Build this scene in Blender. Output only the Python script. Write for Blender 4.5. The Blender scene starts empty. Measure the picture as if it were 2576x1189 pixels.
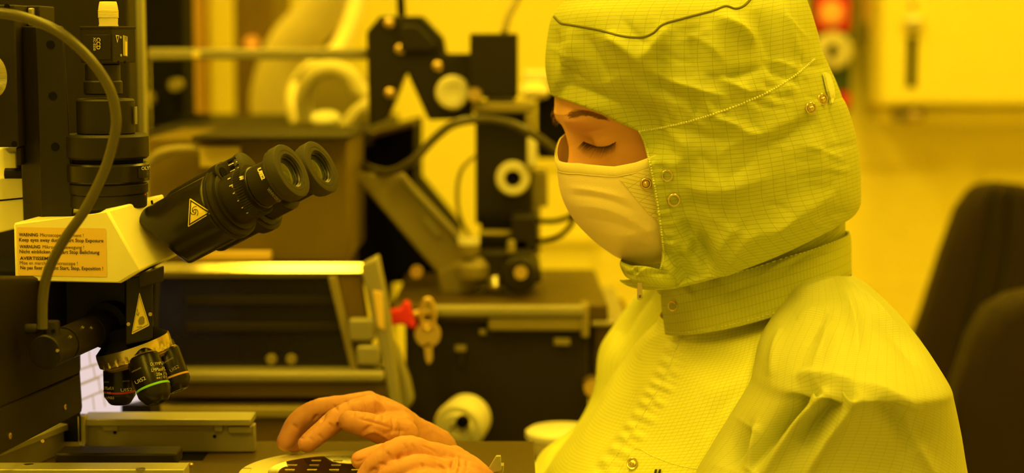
import bpy, bmesh, math, random
import numpy as np
from mathutils import Vector, Matrix
from mathutils.bvhtree import BVHTree

random.seed(7)
rng = np.random.RandomState(7)
SC = bpy.context.scene
COL = SC.collection
pi = math.pi

# ------------------------------------------------------------------ camera
FPX = 4600.0                      # focal length in pixels of a 2576 x 1189 frame
PITCH = math.radians(6.0)
CAMZ = 1.25
cam_data = bpy.data.cameras.new('camera')
cam = bpy.data.objects.new('camera', cam_data)
COL.objects.link(cam)
cam.location = (0, 0, CAMZ)
cam.rotation_euler = (pi / 2 - PITCH, 0, 0)
cam_data.sensor_width = 36.0
cam_data.sensor_fit = 'HORIZONTAL'
cam_data.lens = FPX / 2576.0 * 36.0
cam_data.clip_start = 0.05
cam_data.dof.use_dof = True
cam_data.dof.focus_distance = 1.50
cam_data.dof.aperture_fstop = 3.3
SC.camera = cam

# ------------------------------------------------------------------ light and exposure
AMBER = (1.0, 0.66, 0.026)
world = bpy.data.worlds.new('amber_room')
SC.world = world
world.use_nodes = True
bg = world.node_tree.nodes['Background']
bg.inputs[0].default_value = (1.0, 0.66, 0.026, 1)
bg.inputs[1].default_value = 0.58
LAMP_STRENGTH = 17.0
LAMPS = [(-0.47, -0.05, 0.30, 1.1), (-0.435, 1.20, 0.23, 1.3), (-0.47, 3.0, 0.30, 1.2), (0.75, 1.25, 0.30, 1.2),  # second one added to brighten the microscope, narrowed for the top bar's reflection
         (0.75, 3.0, 0.30, 1.2), (1.95, 1.9, 0.30, 1.2), (-1.25, 1.3, 0.30, 1.2)]  # last one is unseen, placed to light the face and mask from the front
SC.view_settings.view_transform = 'Standard'
SC.view_settings.look = 'None'
SC.view_settings.gamma = 1.0
SC.view_settings.use_curve_mapping = False
SC.view_settings.exposure = 0.0

# ------------------------------------------------------------------ helpers
CP, SP = math.cos(PITCH), math.sin(PITCH)

def at(px, py, Y):
    """World point seen at pixel (px, py) whose distance into the room is Y."""
    u = (px - 1288.0) / FPX
    v = (594.5 - py) / FPX
    fy, fz = CP + v * SP, -SP + v * CP
    k = Y / fy
    return Vector((u * k, Y, CAMZ + fz * k))

def atz(px, py, z):
    """World point seen at pixel (px, py) at height z."""
    u = (px - 1288.0) / FPX
    v = (594.5 - py) / FPX
    fy, fz = CP + v * SP, -SP + v * CP
    k = (z - CAMZ) / fz
    return Vector((u * k, fy * k, z))

def proj(P):
    P = np.asarray(P, float)
    x, y, z = P[..., 0], P[..., 1], P[..., 2] - CAMZ
    d = y * CP - z * SP
    up = y * SP + z * CP
    return np.stack([1288 + FPX * x / d, 594.5 - FPX * up / d], -1)

def ln(px, Y):
    return px * Y / FPX

WV = {}      # object name -> (world verts, faces)
ORG = {}     # object name -> world origin

class MB:
    def __init__(self):
        self.v, self.f, self.uv = [], [], None
    def add(self, vs, fs):
        o = len(self.v)
        self.v += [tuple(p) for p in vs]
        self.f += [tuple(i + o for i in f) for f in fs]
        return self
    def box(self, c, size, rx=None):
        """rx: 3x3 rotation matrix"""
        c = Vector(c)
        h = [s / 2 for s in size]
        vs = []
        for i in (-1, 1):
            for j in (-1, 1):
                for k in (-1, 1):
                    p = Vector((i * h[0], j * h[1], k * h[2]))
                    if rx is not None:
                        p = rx @ p
                    vs.append(c + p)
        return self.add(vs, [(0, 1, 3, 2), (4, 6, 7, 5), (0, 4, 5, 1), (2, 3, 7, 6), (0, 2, 6, 4), (1, 5, 7, 3)])
    def prism(self, front, back):
        n = len(front)
        vs = list(front) + list(back)
        fs = [tuple(range(n)), tuple(range(2 * n - 1, n - 1, -1))]
        for i in range(n):
            j = (i + 1) % n
            fs.append((i, i + n, j + n, j))
        return self.add(vs, fs)
    def pxprism(self, poly, Y, d):
        """polygon given in pixels at distance Y, d deep"""
        fr = [at(p[0], p[1], p[2] if len(p) > 2 else Y) for p in poly]
        return self.prism(fr, [p + Vector((0, d, 0)) for p in fr])
    def pxbox(self, x0, y0, x1, y1, Y, d):
        ym = (y0 + y1) / 2
        a, b = at(x0, ym, Y), at(x1, ym, Y)
        t, u = at((x0 + x1) / 2, y0, Y), at((x0 + x1) / 2, y1, Y)
        return self.box(((a.x + b.x) / 2, Y + d / 2, (t.z + u.z) / 2), (abs(b.x - a.x), d, abs(t.z - u.z)))
    def lathe(self, prof, P0, axis, seg=40, cap0=True, cap1=True):
        ax = Vector(axis).normalized()
        e1 = ax.orthogonal().normalized()
        e2 = ax.cross(e1)
        P0 = Vector(P0)
        vs, fs = [], []
        n = len(prof)
        for t, r in prof:
            for k in range(seg):
                a = 2 * pi * k / seg
                vs.append(P0 + ax * t + (e1 * math.cos(a) + e2 * math.sin(a)) * r)
        for i in range(n - 1):
            for k in range(seg):
                k2 = (k + 1) % seg
                fs.append((i * seg + k, i * seg + k2, (i + 1) * seg + k2, (i + 1) * seg + k))
        if cap0:
            fs.append(tuple(range(seg - 1, -1, -1)))
        if cap1:
            fs.append(tuple((n - 1) * seg + k for k in range(seg)))
        return self.add(vs, fs)
    def tube(self, pts, r, seg=14, n=None, cap=True):
        P = spline([tuple(p) for p in pts], n or max(12, 8 * len(pts)))
        R = np.full(len(P), r) if np.isscalar(r) else np.interp(np.linspace(0, 1, len(P)), np.linspace(0, 1, len(r)), r)
        T = np.gradient(P, axis=0)
        T /= np.linalg.norm(T, axis=1)[:, None] + 1e-12
        e = Vector(T[0]).orthogonal().normalized()
        vs, fs = [], []
        for i in range(len(P)):
            t = Vector(T[i])
            e = (e - t * e.dot(t)).normalized()
            b = t.cross(e)
            for k in range(seg):
                a = 2 * pi * k / seg
                vs.append(Vector(P[i]) + (e * math.cos(a) + b * math.sin(a)) * R[i])
        for i in range(len(P) - 1):
            for k in range(seg):
                k2 = (k + 1) % seg
                fs.append((i * seg + k, i * seg + k2, (i + 1) * seg + k2, (i + 1) * seg + k))
        if cap:
            fs.append(tuple(range(seg - 1, -1, -1)))
            fs.append(tuple((len(P) - 1) * seg + k for k in range(seg)))
        return self.add(vs, fs)
    def grid(self, P, wrap=False):
        n, m = P.shape[:2]
        fs = []
        mm = m if wrap else m - 1
        for i in range(n - 1):
            for k in range(mm):
                k2 = (k + 1) % m
                fs.append((i * m + k, i * m + k2, (i + 1) * m + k2, (i + 1) * m + k))
        return self.add(P.reshape(-1, 3).tolist(), fs)

def spline(pts, n):
    """Catmull-Rom through pts (any dimension), n samples"""
    P = np.array(pts, float)
    if len(P) == 2:
        t = np.linspace(0, 1, n)[:, None]
        return P[0] * (1 - t) + P[1] * t
    Q = np.vstack([2 * P[0] - P[1], P, 2 * P[-1] - P[-2]])
    out = []
    for s in np.linspace(0, len(P) - 1, n):
        i = min(int(s), len(P) - 2)
        t = s - i
        a, b, c, d = Q[i], Q[i + 1], Q[i + 2], Q[i + 3]
        out.append(0.5 * (2 * b + (c - a) * t + (2 * a - 5 * b + 4 * c - d) * t * t + (3 * b - a - 3 * c + d) * t ** 3))
    return np.array(out)

def tagit(o, label=None, cat=None, group=None, kind=None):
    if label: o['label'] = label
    if cat: o['category'] = cat
    if group: o['group'] = group
    if kind: o['kind'] = kind
    return o

def thing(name, loc, label, cat, group=None):
    o = bpy.data.objects.new(name, None)
    COL.objects.link(o)
    o.empty_display_size = 0.02
    o.location = loc
    ORG[o.name] = Vector(loc)
    return tagit(o, label, cat, group)

def obj(name, mb, mat, parent=None, smooth=False, bevel=0.0, label=None, uv=None, mats=None, fm=None, recalc=True, sub=0, auto=True):
    org = ORG[parent.name] if parent is not None else None
    if org is None:
        c = np.array(mb.v).reshape(-1, 3)
        lo, hi = c.min(0), c.max(0)
        org = Vector(((lo[0] + hi[0]) / 2, (lo[1] + hi[1]) / 2, lo[2]))
    me = bpy.data.meshes.new(name)
    me.from_pydata([(p[0] - org[0], p[1] - org[1], p[2] - org[2]) for p in mb.v], [], mb.f)
    if uv is not None:
        lay = me.uv_layers.new(name='UVMap')
        li = np.zeros(len(me.loops), dtype=np.int32)
        me.loops.foreach_get('vertex_index', li)
        lay.data.foreach_set('uv', np.asarray(uv, np.float32)[li].ravel())
    if recalc:
        bm = bmesh.new(); bm.from_mesh(me)
        bmesh.ops.recalc_face_normals(bm, faces=bm.faces)
        bm.to_mesh(me); bm.free()
    if smooth:
        me.polygons.foreach_set('use_smooth', [True] * len(me.polygons))
        if auto:
            try: me.set_sharp_from_angle(angle=math.radians(38))
            except Exception: pass
    for m in (mats or [mat]):
        me.materials.append(m)
    if fm is not None:
        me.polygons.foreach_set('material_index', np.asarray(fm, np.int32))
    me.update()
    o = bpy.data.objects.new(name, me)
    COL.objects.link(o)
    if parent is None:
        o.location = org
    else:
        o.parent = parent
    ORG[o.name] = Vector(org)
    WV[o.name] = ([Vector(p) for p in mb.v], mb.f)
    if bevel:
        b = o.modifiers.new('edge', 'BEVEL')
        b.width = bevel; b.segments = 2; b.limit_method = 'ANGLE'; b.angle_limit = math.radians(35)
        me.polygons.foreach_set('use_smooth', [True] * len(me.polygons))
        try: me.set_sharp_from_angle(angle=math.radians(38))
        except Exception: pass
    if sub:
        s = o.modifiers.new('sub', 'SUBSURF'); s.levels = sub; s.render_levels = sub
    if label: o['label'] = label
    return o

def bvh(*objs):
    V, Fc = [], []
    for o in objs:
        v, f = WV[o.name]
        n = len(V)
        V += v
        Fc += [tuple(i + n for i in q) for q in f]
    return BVHTree.FromPolygons(V, Fc)

CAM = Vector((0, 0, CAMZ))
def hit(tree, px, py, off=0.0004):
    d = (at(px, py, 1.0) - CAM).normalized()
    loc, nor, i, dist = tree.ray_cast(CAM, d)
    if loc is None: return None
    if nor.dot(d) > 0: nor = -nor
    return loc + nor * off, nor

def decal(name, poly, tree, mat, parent, off=0.0004, sub=3, label=None):
    """flat print: polygon in pixels laid onto a surface"""
    bm = bmesh.new()
    vs = [bm.verts.new((p[0], p[1], 0)) for p in poly]
    bm.faces.new(vs)
    bmesh.ops.triangulate(bm, faces=bm.faces)
    if sub: bmesh.ops.subdivide_edges(bm, edges=bm.edges, cuts=sub, use_grid_fill=True)
    return _lay(name, bm, tree, mat, parent, off, label)

def _lay(name, bm, tree, mat, parent, off, label):
    mb = MB()
    bad = set()
    for i, v in enumerate(bm.verts):
        v.index = i
        h = hit(tree, v.co.x, v.co.y, off)
        if h is None:
            bad.add(i); mb.v.append((0, 0, 0))
        else:
            mb.v.append(tuple(h[0]))
    for f in bm.faces:
        idx = [v.index for v in f.verts]
        if not any(i in bad for i in idx): mb.f.append(tuple(idx))
    bm.free()
    if not mb.f: return None
    used = sorted({i for f in mb.f for i in f}); mp = {a: b for b, a in enumerate(used)}
    mb.v = [mb.v[i] for i in used]; mb.f = [tuple(mp[i] for i in f) for f in mb.f]
    return obj(name, mb, mat, parent, label=label, recalc=False)

def text_bm(s, bold=0.0):
    cu = bpy.data.curves.new('txt', 'FONT')
    cu.body = s; cu.size = 1.0; cu.offset = bold; cu.resolution_u = 3
    o = bpy.data.objects.new('txt', cu); COL.objects.link(o)
    dg = bpy.context.evaluated_depsgraph_get(); dg.update()
    me = bpy.data.meshes.new_from_object(o.evaluated_get(dg))
    bpy.data.objects.remove(o); bpy.data.curves.remove(cu)
    bm = bmesh.new(); bm.from_mesh(me); bpy.data.meshes.remove(me)
    return bm

def text(s, x, y, ex, cap, tree, mat, parent, width=None, bold=0.0, off=0.0006, name='lettering', slant=None):
    """lettering laid on a surface; ex = direction of the line in pixels (unit), cap = capital height in px"""
    bm = text_bm(s, bold)
    xs = [v.co.x for v in bm.verts]
    if not xs: return None
    w = max(xs) - min(xs); x0 = min(xs)
    L = math.hypot(*ex); ex = (ex[0] / L, ex[1] / L)
    ey = slant or (ex[1], -ex[0])
    sy = cap / 0.69
    sx = (width / w) if width else sy
    for v in bm.verts:
        a, b = (v.co.x - x0) * sx, v.co.y * sy
        v.co = Vector((x + ex[0] * a + ey[0] * b, y + ex[1] * a + ey[1] * b, 0))
    return _lay(name, bm, tree, mat, parent, off, None)

# ------------------------------------------------------------------ materials
def mat(name, col, rough=0.5, metal=0.0, spec=0.5, bump=0.0, bscale=300.0, var=0.06, vscale=20.0, emit=None, estr=0.0, trans=0.0, ior=1.45, coat=0.0, alpha=1.0):
    m = bpy.data.materials.new(name)
    m.use_nodes = True
    nt = m.node_tree
    b = nt.nodes['Principled BSDF']
    b.inputs['Roughness'].default_value = rough
    b.inputs['Metallic'].default_value = metal
    b.inputs['Specular IOR Level'].default_value = spec
    b.inputs['IOR'].default_value = ior
    b.inputs['Transmission Weight'].default_value = trans
    b.inputs['Coat Weight'].default_value = coat
    b.inputs['Base Color'].default_value = (*col, 1)
    tc = nt.nodes.new('ShaderNodeTexCoord')
    if var:
        no = nt.nodes.new('ShaderNodeTexNoise')
        no.inputs['Scale'].default_value = vscale
        no.inputs['Detail'].default_value = 4
        rp = nt.nodes.new('ShaderNodeValToRGB')
        rp.color_ramp.elements[0].position = 0.3; rp.color_ramp.elements[1].position = 0.7
        rp.color_ramp.elements[0].color = (*[c * (1 - var) for c in col], 1)
        rp.color_ramp.elements[1].color = (*[min(1, c * (1 + var)) for c in col], 1)
        nt.links.new(tc.outputs['Object'], no.inputs['Vector'])
        nt.links.new(no.outputs['Fac'], rp.inputs['Fac'])
        nt.links.new(rp.outputs['Color'], b.inputs['Base Color'])
    if bump:
        n2 = nt.nodes.new('ShaderNodeTexNoise')
        n2.inputs['Scale'].default_value = bscale
        n2.inputs['Detail'].default_value = 3
        bp = nt.nodes.new('ShaderNodeBump')
        bp.inputs['Strength'].default_value = bump
        bp.inputs['Distance'].default_value = 0.001
        nt.links.new(tc.outputs['Object'], n2.inputs['Vector'])
        nt.links.new(n2.outputs['Fac'], bp.inputs['Height'])
        nt.links.new(bp.outputs['Normal'], b.inputs['Normal'])
    if emit:
        b.inputs['Emission Color'].default_value = (*emit, 1)
        b.inputs['Emission Strength'].default_value = estr
    return m

def fabric(name, col, du, dv, wu=0.06, wv=0.16, rough=0.55, dark=0.45, spec=0.35, bump=0.25):
    """woven cloth with a fine dark conductive grid; du, dv = line spacing in metres along u and v"""
    m = mat(name, col, rough, spec=spec, var=0)
    nt = m.node_tree; b = nt.nodes['Principled BSDF']
    uvn = nt.nodes.new('ShaderNodeUVMap'); uvn.uv_map = 'UVMap'
    sx = nt.nodes.new('ShaderNodeSeparateXYZ')
    nt.links.new(uvn.outputs['UV'], sx.inputs[0])
    def M(op, a, c):
        n = nt.nodes.new('ShaderNodeMath'); n.operation = op
        for i, q in enumerate((a, c)):
            if isinstance(q, (int, float)): n.inputs[i].default_value = q
            elif q is not None: nt.links.new(q, n.inputs[i])
        return n.outputs[0]
    def line(src, sp, w):
        f = M('FRACT', M('DIVIDE', src, sp), None)
        d = M('ABSOLUTE', M('SUBTRACT', f, 0.5), None)
        n = nt.nodes.new('ShaderNodeMapRange')
        n.inputs['From Min'].default_value = 0.5 - w; n.inputs['From Max'].default_value = 0.5 - w * 0.35
        nt.links.new(d, n.inputs['Value'])
        return n.outputs['Result']
    g = M('MAXIMUM', M('MULTIPLY', line(sx.outputs[0], du, wu), 0.8), line(sx.outputs[1], dv, wv))
    no = nt.nodes.new('ShaderNodeTexNoise'); no.inputs['Scale'].default_value = 60; no.inputs['Detail'].default_value = 3
    tc = nt.nodes.new('ShaderNodeTexCoord'); nt.links.new(tc.outputs['Object'], no.inputs['Vector'])
    amt = M('MULTIPLY', g, M('ADD', M('MULTIPLY', no.outputs['Fac'], 0.5), 0.55))
    mx = nt.nodes.new('ShaderNodeMix'); mx.data_type = 'RGBA'
    mx.inputs[6].default_value = (*col, 1); mx.inputs[7].default_value = (*[c * dark for c in col], 1)
    nt.links.new(amt, mx.inputs[0]); nt.links.new(mx.outputs[2], b.inputs['Base Color'])
    n2 = nt.nodes.new('ShaderNodeTexNoise'); n2.inputs['Scale'].default_value = 900
    nt.links.new(tc.outputs['Object'], n2.inputs['Vector'])
    bp = nt.nodes.new('ShaderNodeBump'); bp.inputs['Strength'].default_value = bump; bp.inputs['Distance'].default_value = 0.0006
    nt.links.new(n2.outputs['Fac'], bp.inputs['Height']); nt.links.new(bp.outputs['Normal'], b.inputs['Normal'])
    return m

M = {}
M['wall'] = mat('cream_wall_paint', (0.95, 0.86, 0.2), 0.6, var=0.02, vscale=2)
M['wallpanel'] = mat('cream_panel', (0.94, 0.84, 0.2), 0.55, var=0.02)
M['floor'] = mat('vinyl_floor', (0.55, 0.5, 0.42), 0.4)
M['ceil'] = mat('ceiling_tile', (0.8, 0.78, 0.7), 0.7)
M['black'] = mat('black_anodised', (0.014, 0.010, 0.006), 0.45, spec=.38, bump=0.15, bscale=1500)
M['blackgloss'] = mat('black_lacquer', (0.013, 0.010, 0.006), 0.27, spec=.42, bump=0.06, bscale=1800)
M['rubber'] = mat('black_rubber', (0.036, 0.030, 0.017), 0.55, spec=.4, bump=0.2, bscale=2500)
M['dark'] = mat('dark_panel', (0.018, 0.013, 0.008), 0.55, spec=.3)
M['darkbrown'] = mat('dark_brown_panel', (0.16, 0.105, 0.02), 0.5, spec=.3)
M['rack'] = mat('rack_paint', (0.17, 0.12, 0.015), 0.5, spec=.3)
M['stage'] = mat('stage_plate', (0.085, 0.055, 0.012), 0.45, spec=.4)
M['void'] = mat('black_matte', (0.005, 0.004, 0.002), 0.8, spec=.15)
M['alu'] = mat('brushed_aluminium', (0.50, 0.48, 0.40), 0.42, 0.55, bump=0.1, bscale=800)
M['aludull'] = mat('dull_aluminium', (0.36, 0.33, 0.25), 0.5, 0.4, bump=0.1, bscale=800)
M['steel'] = mat('polished_steel', (0.74, 0.70, 0.60), 0.30, 1.0, var=0)
M['mirror'] = mat('polished_strip', (0.80, 0.76, 0.66), 0.13, 1.0, var=0)
M['brass'] = mat('brass', (0.75, 0.55, 0.28), 0.3, 0.8, var=0)
M['snap'] = mat('snap_metal', (0.75, 0.62, 0.45), 0.25, 0.9, var=0)
M['ivory'] = mat('ivory_enamel', (0.93, 0.88, 0.62), 0.42, bump=0.08, bscale=900, var=0.01)
M['white'] = mat('white_plastic', (0.82, 0.78, 0.66), 0.4, var=0.01)
M['paper'] = mat('orange_label', (0.86, 0.60, 0.22), 0.55, var=0.02)
M['yellow'] = mat('warning_yellow', (0.90, 0.74, 0.20), 0.5, var=0.02)
M['ink'] = mat('black_ink', (0.018, 0.014, 0.01), 0.5, var=0)
M['print'] = mat('white_print', (0.80, 0.74, 0.56), 0.5, var=0)
M['dimprint'] = mat('grey_print', (0.42, 0.38, 0.28), 0.5, var=0)
M['red'] = mat('red_plastic', (0.75, 0.03, 0.10), 0.4, var=0)
M['redring'] = mat('red_ring', (0.55, 0.03, 0.03), 0.4, var=0)
M['greenring'] = mat('green_ring', (0.25, 0.75, 0.06), 0.4, var=0)
M['orangering'] = mat('orange_ring', (0.8, 0.45, 0.1), 0.4, var=0)
M['green'] = mat('dark_green_paint', (0.045, 0.085, 0.04), 0.5)
M['chair'] = mat('dark_upholstery', (0.022, 0.012, 0.005), 0.7, spec=.3, bump=0.5, bscale=400)
M['skin'] = mat('skin', (0.95, 0.51, 0.36), 0.5, bump=0.12, bscale=600, var=0.05, vscale=30)
M['skin'].node_tree.nodes['Principled BSDF'].inputs['Subsurface Weight'].default_value = 0.15
M['skin'].node_tree.nodes['Principled BSDF'].inputs['Subsurface Radius'].default_value = (0.006, 0.002, 0.001)
M['hair'] = mat('dark_brown_hair', (0.30, 0.14, 0.07), 0.5, var=0)
M['lash'] = mat('dark_lashes', (0.07, 0.03, 0.015), 0.5, var=0)
M['glove'] = mat('salmon_latex', (0.62, 0.285, 0.24), 0.48, bump=0.12, bscale=500, var=0.03)
M['mask'] = mat('mask_cloth', (0.92, 0.78, 0.66), 0.6, bump=0.35, bscale=1400, var=0.02)
M['maskband'] = mat('mask_band', (0.94, 0.84, 0.55), 0.6, bump=0.3, bscale=1400, var=0.03)
M['hood'] = fabric('hood_cloth', (0.53, 0.58, 0.12), 0.0108, 0.0036, wu=0.032, wv=0.09, dark=0.58)
M['coat'] = fabric('coverall_cloth', (0.76, 0.80, 0.2), 0.0050, 0.0033, wu=0.06, wv=0.09, dark=0.62)
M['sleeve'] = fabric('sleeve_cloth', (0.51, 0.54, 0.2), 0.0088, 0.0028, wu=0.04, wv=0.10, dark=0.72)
M['collar'] = fabric('collar_cloth', (0.50, 0.54, 0.09), 0.0033, 0.0080, wu=0.09, wv=0.04, dark=.58)
M['maskpanel'] = fabric('mask_side_cloth', (0.82, 0.74, 0.42), 0.0150, 0.0034, wu=0.025, wv=0.09)
M['stitch'] = mat('stitch_thread', (0.78, 0.80, 0.42), 0.6, var=0.1, vscale=400)
M['seam'] = mat('dark_seam', (0.16, 0.15, 0.05), 0.7)
M['wafer'] = mat('dark_silicon', (0.03, 0.022, 0.014), 0.06, 0.35, var=0.2, vscale=40)
M['gold'] = mat('gold_film', (0.90, 0.80, 0.20), 0.3, 0.25, var=0)
M['glass'] = mat('clear_acrylic', (0.90, 0.92, 0.80), 0.02, trans=1.0, ior=1.06, var=0)
M['lens'] = mat('coated_lens', (0.03, 0.04, 0.018), 0.05, 0.0, spec=1.0, coat=1.0, var=0)
M['cable'] = mat('cable_grey', (0.075, 0.062, 0.034), 0.33, spec=.6)
M['hose'] = mat('pale_hose', (0.85, 0.76, 0.50), 0.45)
M['amberstrip'] = mat('amber_wall_strip', (0.62, 0.38, 0.14), 0.5)
M['olive'] = mat('olive_metal', (0.30, 0.25, 0.11), 0.5, 0.2)
M['screen'] = mat('lit_screen', (0.2, 0.2, 0.2), 0.3, emit=(0.62, 0.50, 0.55), estr=1.1, var=0)
M['screenline'] = mat('screen_line', (0.1, 0.08, 0.05), 0.4, emit=(0.50, 0.34, 0.18), estr=0.8, var=0)
M['lampglow'] = mat('amber_diffuser', (0.8, 0.7, 0.4), 0.5, emit=AMBER, estr=LAMP_STRENGTH, var=0)
M['redlamp'] = mat('amber_button', (0.8, 0.4, 0.1), 0.4, emit=(1.0, 0.35, 0.02), estr=0.35, var=0)

# ------------------------------------------------------------------ the room
def struct(name, mb, m, parent=None, **k):
    o = obj(name, mb, m, parent, **k)
    if parent is None: o['kind'] = 'structure'
    return o

WY = 4.2
floor = struct('floor', MB().box((0, 1.6, -0.05), (5.6, 5.4, 0.1)), M['floor'])
wall_back = struct('wall_back', MB().box((0, WY + 0.05, 1.35), (5.6, 0.1, 2.7)), M['wall'])
struct('wall_left', MB().box((-2.75, 1.6, 1.35), (0.1, 5.2, 2.7)), M['wall'])
struct('wall_right', MB().box((2.75, 1.6, 1.35), (0.1, 5.2, 2.7)), M['wall'])
struct('ceiling', MB().box((0, 1.6, 2.75), (5.6, 5.4, 0.1)), M['ceil'])
# wall panels and trunking on the back wall
def wallbox(x0, y0, x1, y1, d, name='wall_panel', m='wallpanel', bev=0.004):
    return obj(name, MB().pxbox(x0, y0, x1, y1, WY - d, d), M[m], wall_back, bevel=bev)
wallbox(1990, 432, 2378, 900, 0.012)
wallbox(2464, 432, 2900, 900, 0.012)
wallbox(1500, 432, 1980, 900, 0.012)
t = MB().pxbox(1300, 404, 2376, 422, WY - 0.010, 0.010)
struct('trim_1', t, M['wallpanel'], bevel=0.004)
t = MB().pxbox(2470, 404, 3000, 422, WY - 0.010, 0.010)
struct('trim_2', t, M['wallpanel'], bevel=0.004)
t = MB().pxbox(1300, 704, 3000, 724, WY - 0.014, 0.014)
struct('trim_3', t, M['wallpanel'], bevel=0.004)
t = MB().pxbox(1300, 596, 1560, 610, WY - 0.02, 0.02)
struct('trim_4', t, M['wallpanel'], bevel=0.003)
# amber pillar strips on the back wall, left
t = MB().pxbox(440, -300, 505, 330, WY - 0.16, 0.16); struct('trim_5', t, M['amberstrip'], bevel=0.01)
t = MB().pxbox(520, -300, 590, 345, WY - 0.10, 0.10); struct('trim_6', t, M['wallpanel'], bevel=0.01)

def lampdesc(i):
    return ['amber ceiling light on the left, nearest the front', 'added amber ceiling light directly above the microscope', 'amber ceiling light above the rear machine, left of centre',
            'amber ceiling light above the seated worker', 'amber ceiling light behind the seated worker near the back wall',
            'amber ceiling light over the empty chairs on the right', 'unseen amber ceiling light on the left, placed to brighten the face'][i]
for i, (x, y, w, l) in enumerate(LAMPS):
    r = thing('ceiling_light', (x, y, 2.66), lampdesc(i), 'light', 'amber ceiling lights')
    fr = MB()
    for sx in (-1, 1):
        fr.box((x + sx * (w / 2 + 0.012), y, 2.675), (0.024, l + 0.048, 0.05))
        fr.box((x, y + sx * (l / 2 + 0.012), 2.675), (w, 0.024, 0.05))
    obj('frame', fr, M['white'], r)
    obj('diffuser', MB().box((x, y, 2.672), (w, l, 0.012)), M['lampglow'], r)

# ------------------------------------------------------------------ things on the back wall
r = thing('wall_cabinet', at(2400, 270, WY - 0.25), 'cream wall cabinet with a tall slot handle, upper right', 'cabinet')
Yc = WY - 0.25
obj('body', MB().pxbox(2228, -420, 2860, 268, Yc, 0.25), M['wallpanel'], r, bevel=0.01)
obj('door', MB().pxbox(2222, -420, 2860, 262, Yc - 0.022, 0.02), M['wallpanel'], r, bevel=0.006)
obj('lower_rail', MB().pxbox(2240, 272, 2860, 312, Yc + 0.05, 0.18), M['wallpanel'], r, bevel=0.004)
obj('latch', MB().pxbox(2252, 276, 2326, 306, Yc + 0.0, 0.05), M['olive'], r, bevel=0.005)
k = MB(); P = at(2298, 291, Yc - 0.01); k.lathe([(0, .011), (.012, .012), (.018, .006)], P, (0, -1, 0)); obj('latch_screw', k, M['snap'], r, smooth=True)
obj('handle_slot', MB().pxbox(2282, 92, 2306, 220, Yc - 0.026, 0.004), M['void'], r, bevel=0.002)
k = MB(); P = at(2296, 58, Yc - 0.022); k.lathe([(0, .021), (.012, .021), (.022, .016), (.026, .007)], P, (0, -1, 0)); obj('handle_button', k, M['steel'], r, smooth=True)
k = MB(); P = at(2295, 14, Yc - 0.022); k.lathe([(0, .007), (.004, .006)], P, (0, -1, 0)); obj('keyhole', k, M['olive'], r, smooth=True)

r = thing('control_panel', at(2095, 285, WY - 0.09), 'green switch panel with red, pale and orange controls beside the hood', 'panel')
Yp = WY - 0.09
obj('housing', MB().pxbox(2046, -260, 2146, 284, Yp, 0.09), M['green'], r, bevel=0.006)
obj('red_plate', MB().pxbox(2052, -10, 2140, 78, Yp - 0.012, 0.012), M['red'], r, bevel=0.005)
k = MB(); k.lathe([(0, .026), (.014, .026), (.022, .02), (.025, .008)], at(2091, 33, Yp - 0.01), (0, -1, 0)); obj('stop_button', k, M['redlamp'], r, smooth=True)
k = MB(); k.lathe([(0, .041), (.02, .041), (.026, .036), (.026, .016), (.012, .012)], at(2093, 127, Yp), (0, -1, 0)); obj('switch_ring', k, M['white'], r, smooth=True)
obj('switch_lever', MB().pxbox(2086, 112, 2100, 146, Yp - 0.045, 0.03), M['void'], r, bevel=0.004)
obj('red_button', MB().pxbox(2110, 232, 2140, 274, Yp - 0.014, 0.014), M['red'], r, bevel=0.008, label='small red square button')

r = thing('wall_conduit', at(2186, 110, WY - 0.08), 'brown upright conduit between the switch panel and the cabinet', 'pipe')
a, b = at(2186, 78, WY - 0.06), at(2186, -300, WY - 0.06)
obj('pipe', MB().tube([a, b], 0.020, seg=20), M['amberstrip'], r, smooth=True)
k = MB(); k.lathe([(0, .012), (.012, .024), (.032, .026), (.04, .02)], at(2186, 98, WY - 0.06), (0, 0, 1)); obj('end_cap', k, M['olive'], r, smooth=True)

# ------------------------------------------------------------------ chairs on the right
def chair(Y, poly, label, groove, thick):
    base = at(sum(p[0] for p in poly) / len(poly), poly[-1][1], Y); 
    r = thing('office_chair', (base.x, Y + 0.2, 0), label, 'chair', 'empty chairs behind the worker')
    mb = MB().pxprism(poly, Y, thick)
    bk = obj('backrest', mb, M['chair'], r, bevel=0.022)
    bk.modifiers['edge'].segments = 4
    if groove:
        for g in groove:
            mb = MB().tube([at(p[0], p[1], Y - 0.002) for p in g], 0.006, seg=8)
            obj('piping', mb, M['black'], r, smooth=True)
    cx, cy = base.x + 0.05, Y + 0.06
    obj('seat', MB().box((cx, cy, 0.47), (0.46, 0.46, 0.09)), M['chair'], r, bevel=0.03)
    obj('back_bracket', MB().tube([(cx + 0.0, cy, 0.44), (cx + 0.2, cy + 0.02, 0.46), (base.x + 0.1, Y + thick + 0.01, 0.62), (base.x + 0.08, Y + thick, 0.85)], 0.02), M['black'], r, smooth=True)
    k = MB(); k.lathe([(0, .03), (.2, .03), (.2, .02), (.36, .02)], (cx, cy, 0.06), (0, 0, 1)); obj('gas_column', k, M['black'], r, smooth=True)
    for i in range(5):
        a = 2 * pi * i / 5 + 0.3
        obj('foot', MB().tube([(cx, cy, 0.1), (cx + math.cos(a) * 0.16, cy + math.sin(a) * 0.16, 0.085), (cx + math.cos(a) * 0.3, cy + math.sin(a) * 0.3, 0.045)], [0.022, 0.018, 0.014]), M['black'], r, smooth=True)
        k = MB(); k.lathe([(-.018, .022), (.018, .022)], (cx + math.cos(a) * 0.3, cy + math.sin(a) * 0.3, 0.022), (-math.sin(a), math.cos(a), 0), seg=18); obj('castor', k, M['black'], r, smooth=True)
    return r
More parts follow.
